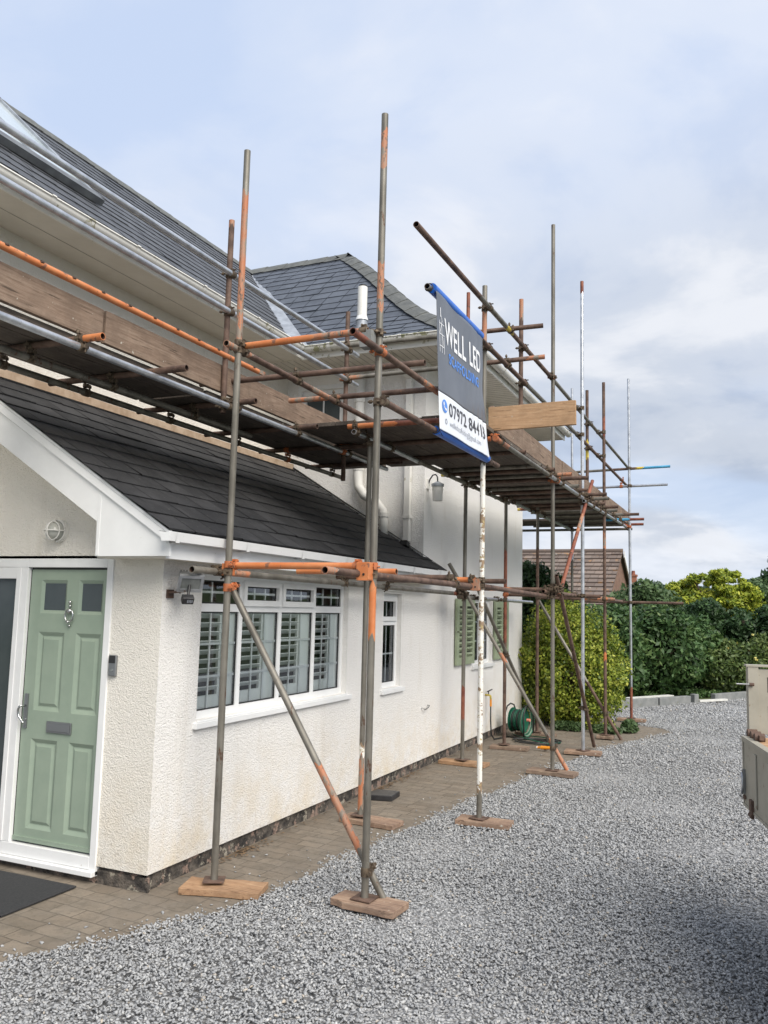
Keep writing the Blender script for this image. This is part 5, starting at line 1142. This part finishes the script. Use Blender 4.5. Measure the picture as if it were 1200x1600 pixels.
# ------------------------------------------------------------ kerbs
def kerb(p0, p1, h, mat, label, wv=.12, grp='grey kerb blocks edging the gravel'):
    p0, p1 = Vector((*p0, 0)), Vector((*p1, 0)); d = (p1 - p0).normalized(); s = Vector((-d.y, d.x, 0)); mb = MB(); mb.obox((p0 + p1) / 2 + Up * (h / 2 - .01), (d, s, Up), ((p1 - p0).length / 2, wv / 2, h / 2 + .01), mat); return link(mb, 'kerb_block', None, label, 'kerb', grp, bevel=.01)
kerb((-.2, 12.75), (1.02, 12.98), .17, 'kerb', 'grey kerb block half hidden behind the golden bush')
kerb((1.06, 12.97), (1.72, 14.02), .17, 'kerb', 'grey kerb block right of the farthest scaffold pole')
kerb((1.75, 14.07), (2.30, 14.96), .17, 'kerb', 'grey kerb block ending at the small grey post')
kerb((2.37, 15.05), (2.45, 15.17), .20, 'kerb', 'stubby upright kerb block at the end of the near kerb')
kerb((2.75, 15.9), (4.25, 18.6), .16, 'kerb', 'long low kerb running behind the far gravel')
kerb((4.28, 18.65), (6.0, 21.8), .16, 'kerb', 'kerb block hidden beyond the trailer')
mb = MB(); mb.obox((1.55, 14.35, .14), ((.5, .85, 0), (-.85, .5, 0), (0, 0, 1)), (.75, .08, .02), 'kerb_pale'); link(mb, 'edging_slab', None, 'thin pale slab lying on soil behind the kerb', 'slab')
mb = MB(); mb.obox((2.75, 15.55, .05), ((.6, .8, 0), (-.8, .6, 0), (0, 0, 1)), (.45, .05, .02), 'kerb_pale'); link(mb, 'edging_slab', None, 'narrow pale slab on the gravel beyond the stubby kerb block', 'slab')
# ------------------------------------------------------------ foliage
def leaves(clumps, n, size, asp=1.9, inner=.25, seed=0, normal_out=.6, zmin=.02):
    g = np.random.default_rng(seed); cl = np.array([c[:6] for c in clumps], float); area = (cl[:, 3] * cl[:, 4] + cl[:, 4] * cl[:, 5] + cl[:, 3] * cl[:, 5]); pk = g.choice(len(cl), n, p=area / area.sum())
    d = g.normal(size=(n, 3)); d /= np.linalg.norm(d, axis=1)[:, None]
    rad = 1 - np.abs(g.normal(0, inner, n)); rad = np.clip(rad, .2, 1.06)
    lump = 1 + .07 * np.sin(d[:, 0] * 9 + pk) * np.sin(d[:, 1] * 8) + .06 * np.sin(d[:, 2] * 11 + pk * 2)
    P = cl[pk, :3] + d * cl[pk, 3:6] * (rad * lump)[:, None]; keep = P[:, 2] > zmin; P, d, pk = P[keep], d[keep], pk[keep]; n = len(P)
    nn = d * normal_out + g.normal(size=(n, 3)) * .6 + np.array([0, 0, .25]); nn /= np.linalg.norm(nn, axis=1)[:, None]
    t = np.cross(nn, g.normal(size=(n, 3))); t /= np.linalg.norm(t, axis=1)[:, None]; b = np.cross(nn, t); s = size * g.uniform(.6, 1.35, n)[:, None]
    V = np.stack([P - t * s * asp * .5, P + b * s * .5 - nn * s * .12, P + t * s * asp * .5, P - b * s * .5 - nn * s * .12], 1)
    tone = np.clip(g.normal(.5, .2, n) + .12 * np.sin(P[:, 0] * 5 + P[:, 2] * 6 + pk), 0, 1)
    return V.reshape(-1, 3), np.arange(n * 4).reshape(n, 4), tone
def put_leaves(name, clumps, n, size, mat, parent, **kw):
    V, F, A = leaves(clumps, n, size, **kw); me = np_mesh(name, V - np.array(WLOC[parent.name]), F, [mat], attr=A); o = bpy.data.objects.new(name, me); COL.objects.link(o); o.parent = parent; return o
def rand_clumps(c, r, k, cr, seed, flat=1.0, top=True):
    g = np.random.default_rng(seed); out_ = []
    for _ in range(k):
        d = g.normal(size=3); d /= np.linalg.norm(d); q = g.uniform(.45, .85); s = g.uniform(.7, 1.25) * cr
        out_.append((c[0] + d[0] * r[0] * q, c[1] + d[1] * r[1] * q, c[2] + d[2] * r[2] * q, s, s, s * flat))
    return out_
def plant(name, cat, label, loc, clumps, n, size, mat, group=None, trunk=True, th=1.0, **kw):
    root = empty(name, loc, label, cat, group)
    if trunk:
        mb = MB(); g = random.Random(hash(label) % 999 if False else len(label)); x, y, z = loc
        mb.path([(x, y, z - .1), (x + .03, y + .02, z + th * .5), (x - .02, y, z + th)], .035 + .03 * th, 'bark', 8)
        for c in clumps[:7]: mb.path([(x, y, z + th * .55), ((x + c[0]) / 2, (y + c[1]) / 2, (z + th * .6 + c[2]) / 2 + .05), (c[0], c[1], c[2])], .012 + .012 * th, 'bark', 6)
        link(mb, 'trunk' if 'tree' in name else 'stem', root)
    put_leaves('crown' if 'tree' in name else 'foliage', clumps, n, size, mat, root, **kw); return root
# golden euonymus against the house end
cl = [(.70, 10.05, .95, .92, .85, 1.20), (.25, 10.5, .9, .6, .6, 1.0), (.95, 9.95, .6, .72, .70, .8)] + rand_clumps((.70, 10.05, .95), (1.12, 1.02, 1.42), 90, .18, 3) + rand_clumps((.70, 10.05, 1.0), (1.45, 1.3, 1.75), 60, .07, 35) + rand_clumps((.35, 10.7, 2.05), (.35, .3, .45), 10, .14, 33)
gb = plant('bush', 'bush', 'big rounded golden green bush at the end of the white wall', (.7, 10.1, 0), cl, 46000, .036, 'leaf_gold', th=1.2, seed=5, asp=1.5, inner=.17)
cl = [(.85, 9.25, .07, .28, .12, .09), (1.45, 9.3, .06, .25, .14, .08), (1.78, 9.6, .09, .14, .2, .12)]
plant('low_plant', 'plant', 'small low green plants growing at the foot of the golden bush', (1.2, 9.5, 0), cl, 1500, .04, 'leaf_mid', trunk=False, seed=8, group=None)
cl = [(-.35, 11.9, 1.9, .62, .6, 1.05), (-.75, 12.0, 1.2, .7, .6, 1.2), (.15, 11.8, 1.5, .5, .5, .9)] + rand_clumps((-.25, 11.85, 2.0), (.72, .6, .95), 26, .22, 4)
plant('evergreen_tree', 'tree', 'dark evergreen rising between the house end and the tiled roof', (-.3, 11.9, 0), cl, 18000, .05, 'leaf_dark', th=1.6, seed=9)
LAUR = [((.55, 14.9, 0), 1.0, 2.05, 'deep green laurel just right of the golden bush', 11), ((1.55, 16.3, 0), 1.15, 2.0, 'glossy green laurel behind the farthest pole', 12), ((1.95, 17.8, 0), 1.0, 1.95, 'laurel with paler shoots left of the clipped hedge', 13), ((-.6, 16.5, 0), 1.3, 2.2, 'laurel partly hidden behind the golden bush', 14)]
for (loc, r, h, lab, sd2) in LAUR:
    cl = [(loc[0], loc[1], h * .5, r * .9, r * .9, h * .52)] + rand_clumps((loc[0], loc[1], h * .52), (r, r, h * .5), 30, .34, sd2)
    plant('laurel', 'shrub', lab, loc, cl, 15000, .065, 'leaf_laurel', 'laurels behind the kerb', th=h * .5, seed=sd2, asp=2.2, inner=.16)
cl = [(1.0, 21.5, 1.7, .9, .9, 1.0), (.2, 21.8, 1.8, .9, .9, 1.0)] + rand_clumps((.5, 21.6, 1.85), (1.3, 1.0, 1.05), 26, .38, 21)
plant('broadleaf_tree', 'tree', 'mid green tree in front of the brick chimney', (.9, 21.6, 0), cl, 16000, .085, 'leaf_mid', th=1.8, seed=22)
# clipped hedge
hg = empty('hedge', (5.5, 20.6, 0), 'tall dark clipped hedge closing the garden on the right', 'hedge')
g = np.random.default_rng(31); cl = []
for i in range(120): cl.append((2.0 + g.uniform(0, 8), 20.6 + g.uniform(-.45, .45), g.uniform(.2, 2.12), .42, .40, .30))
put_leaves('foliage', cl, 52000, .07, 'leaf_dark', hg, seed=32, inner=.2)
mb = MB()
for i in range(9): mb.path([(2.4 + i * .9, 20.6, -.1), (2.45 + i * .9, 20.6, 1.8)], .05, 'bark', 6)
link(mb, 'stem', hg)
rs = empty('rose_bush', (3.4, 17.9, 0), 'loose flowering bush with small yellow blooms before the dark hedge', 'bush')
cl = [(2.9, 17.5, .6, .7, .6, .6), (3.7, 18.2, .68, .8, .6, .6), (4.5, 19.0, .68, .8, .6, .6)] + rand_clumps((3.5, 18.1, .75), (1.25, .75, .62), 34, .27, 41)
put_leaves('foliage', cl, 18000, .055, 'leaf_rose', rs, seed=42, inner=.2)
mb = MB()
for c in cl[:14]: mb.path([(c[0], c[1] + .1, -.05), (c[0], c[1], c[2])], .015, 'bark', 6)
link(mb, 'stem', rs)
g = np.random.default_rng(43)
for i in range(18):
    c = cl[g.integers(3, len(cl))]; d = g.normal(size=3); d[1] = -abs(d[1]) - .3; d[2] = abs(d[2]); d /= np.linalg.norm(d); p = np.array(c[:3]) + d * (c[3] + .03)
    V, F, A = leaves([(p[0], p[1], p[2], .025, .025, .02)], 12, .045, asp=1.1, seed=100 + i); me = np_mesh('flower', V - np.array(WLOC[rs.name]), F, ['petal_yellow'], attr=A); o = bpy.data.objects.new('flower', me); COL.objects.link(o); o.parent = rs
cl = [(g.uniform(.2, 5.5), 0, .06, .35, .3, .10) for _ in range(60)]; cl = [(c[0], 13.9 + c[0] * 1.05 + g.uniform(.2, 1.4), c[2], c[3], c[4], c[5]) for c in cl]
V, F, A = leaves(cl, 14000, .05, seed=51); o = bpy.data.objects.new('ground_cover', np_mesh('ground_cover', V, F, ['leaf_laurel'], attr=A)); COL.objects.link(o); tag(o, 'low leafy ground cover growing between the kerb and the shrubs', 'ground cover', kind='stuff')
cl = [(1.5, 30, 2.4, 1.0, 1.0, .6), (2.9, 30.3, 2.4, 1.1, 1.0, .7)] + rand_clumps((2.15, 30, 2.55), (2.1, 1.3, 1.35), 120, .22, 61, .6)
plant('golden_tree', 'tree', 'bright yellow leaved tree above the dark hedge', (2.3, 30, 0), cl, 42000, .075, 'leaf_yellow', th=2.4, seed=62, inner=.55, asp=2.2)
cl = rand_clumps((4.3, 34, 2.6), (1.6, 1.2, .9), 20, .5, 64, .7)
plant('broadleaf_tree', 'tree', 'green tree low behind the yellow tree at the right', (4.3, 34, 0), cl, 8000, .12, 'leaf_mid', th=2.0, seed=65)
cl = [(6.3, 38, 3.2, 2.0, 1.8, 2.0)] + rand_clumps((6.2, 38, 3.6), (2.2, 1.8, 2.0), 36, .62, 71)
plant('broadleaf_tree', 'tree', 'dark tall tree cut by the right edge of the view', (6.3, 38, 0), cl, 18000, .14, 'leaf_dark', th=3, seed=72)
for i, (x, y, h, r, lab) in enumerate(((-2.6, 60, 4.4, 1.9, 'small rounded far tree left of the yellow tree'), (.3, 66, 4.3, 2.3, 'distant pale green tree low on the skyline'), (-6.0, 62, 4.0, 2.6, 'distant tree behind the tiled house'))):
    cl = [(x, y, h * .55, r, r, h * .4)] + rand_clumps((x, y, h * .6), (r, r, h * .4), 26, .7, 80 + i)
    plant('far_tree', 'tree', lab, (x, y, 0), cl, 7000, .2, 'leaf_far', 'far trees on the skyline', th=2, seed=90 + i)
# ------------------------------------------------------------ neighbour's house and chimney
nh = empty('neighbour_house', (-5, 26, 0), 'neighbouring house with a brown tiled roof behind the golden bush', 'house')
mb = MB(); nx0, nx1, ry, ez, rz2, hw = -11, -.62, 26.0, 2.0, 4.10, 3.6
sl2 = (rz2 - ez) / hw
St = lambda u, d, l: (u, ry - hw + d - l * .5, ez + sl2 * d + l * .86)
mb.add([(nx0, ry - hw, ez - .03), (nx1, ry - hw, ez - .03), (nx1, ry, rz2 - .03), (nx0, ry, rz2 - .03)], [(0, 1, 2, 3)], 'clay_tile', a=0)
mb.add([(nx0, ry + hw, ez), (nx1, ry + hw, ez), (nx1, ry, rz2), (nx0, ry, rz2)], [(0, 1, 2, 3)], 'clay_tile', a=.3)
slates(mb, St, 0, hw, lambda d: nx0, lambda d: nx1, .26, .30, 'clay_tile', lift=.05, tone=(0, 1))
ro = link(mb, 'roof', nh, attr=True)
mb = MB(); mb.cyl((nx0, ry, rz2 + .02), (nx1, ry, rz2 + .02), .09, 'clay_tile', 10); link(mb, 'ridge_tiles', nh)
mb = MB(); mb.add([(nx1 - .1, ry - hw + .3, 0), (nx1 - .1, ry + hw - .3, 0), (nx1 - .1, ry + hw - .3, ez + .1), (nx1 - .1, ry, rz2 - .1), (nx1 - .1, ry - hw + .3, ez + .1)], [(0, 1, 2, 3, 4)], 'gable_tile'); mb.add([(nx0, ry - hw + .3, 0), (nx1 - .1, ry - hw + .3, 0), (nx1 - .1, ry - hw + .3, ez), (nx0, ry - hw + .3, ez)], [(0, 1, 2, 3)], 'brick'); link(mb, 'wall', nh)
mb = MB(); mb.prism([(nx1 + .02, ry + .05, rz2 + .02), (nx1 + .02, ry + hw, ez + .02), (nx1 + .02, ry + hw, ez - .20), (nx1 + .02, ry + .05, rz2 - .20)], (.04, 0, 0), 'upvc'); link(mb, 'bargeboard', nh)
ch = MB(); ch.box(-2.23, -1.93, 39.8, 40.2, 0, 3.82, 'brick'); ch.box(-2.27, -1.89, 39.76, 40.24, 3.82, 3.92, 'brick'); co = link(ch, 'chimney', None, 'red brick chimney just visible above the mid green tree', 'chimney')
mb = MB(); mb.cyl((-2.08, 40, 3.92), (-2.08, 40, 4.12), .10, 'rust_red', 12, .08); link(mb, 'chimney_pot', co)
# hills closing the horizon
mb = MB(); vs = []; n = 60
for i in range(n + 1):
    x = -160 + 320 * i / n; vs += [(x, 150, -1), (x, 156, 5.0 + 1.5 * math.sin(i * .5) + 1.0 * math.sin(i * 1.3)), (x, 230, -1)]
mb.add(vs, [(i * 3 + k, i * 3 + 3 + k, i * 3 + 4 + k, i * 3 + 1 + k) for i in range(n) for k in range(2)], 'lawn', True); link(mb, 'hills', kind='structure')
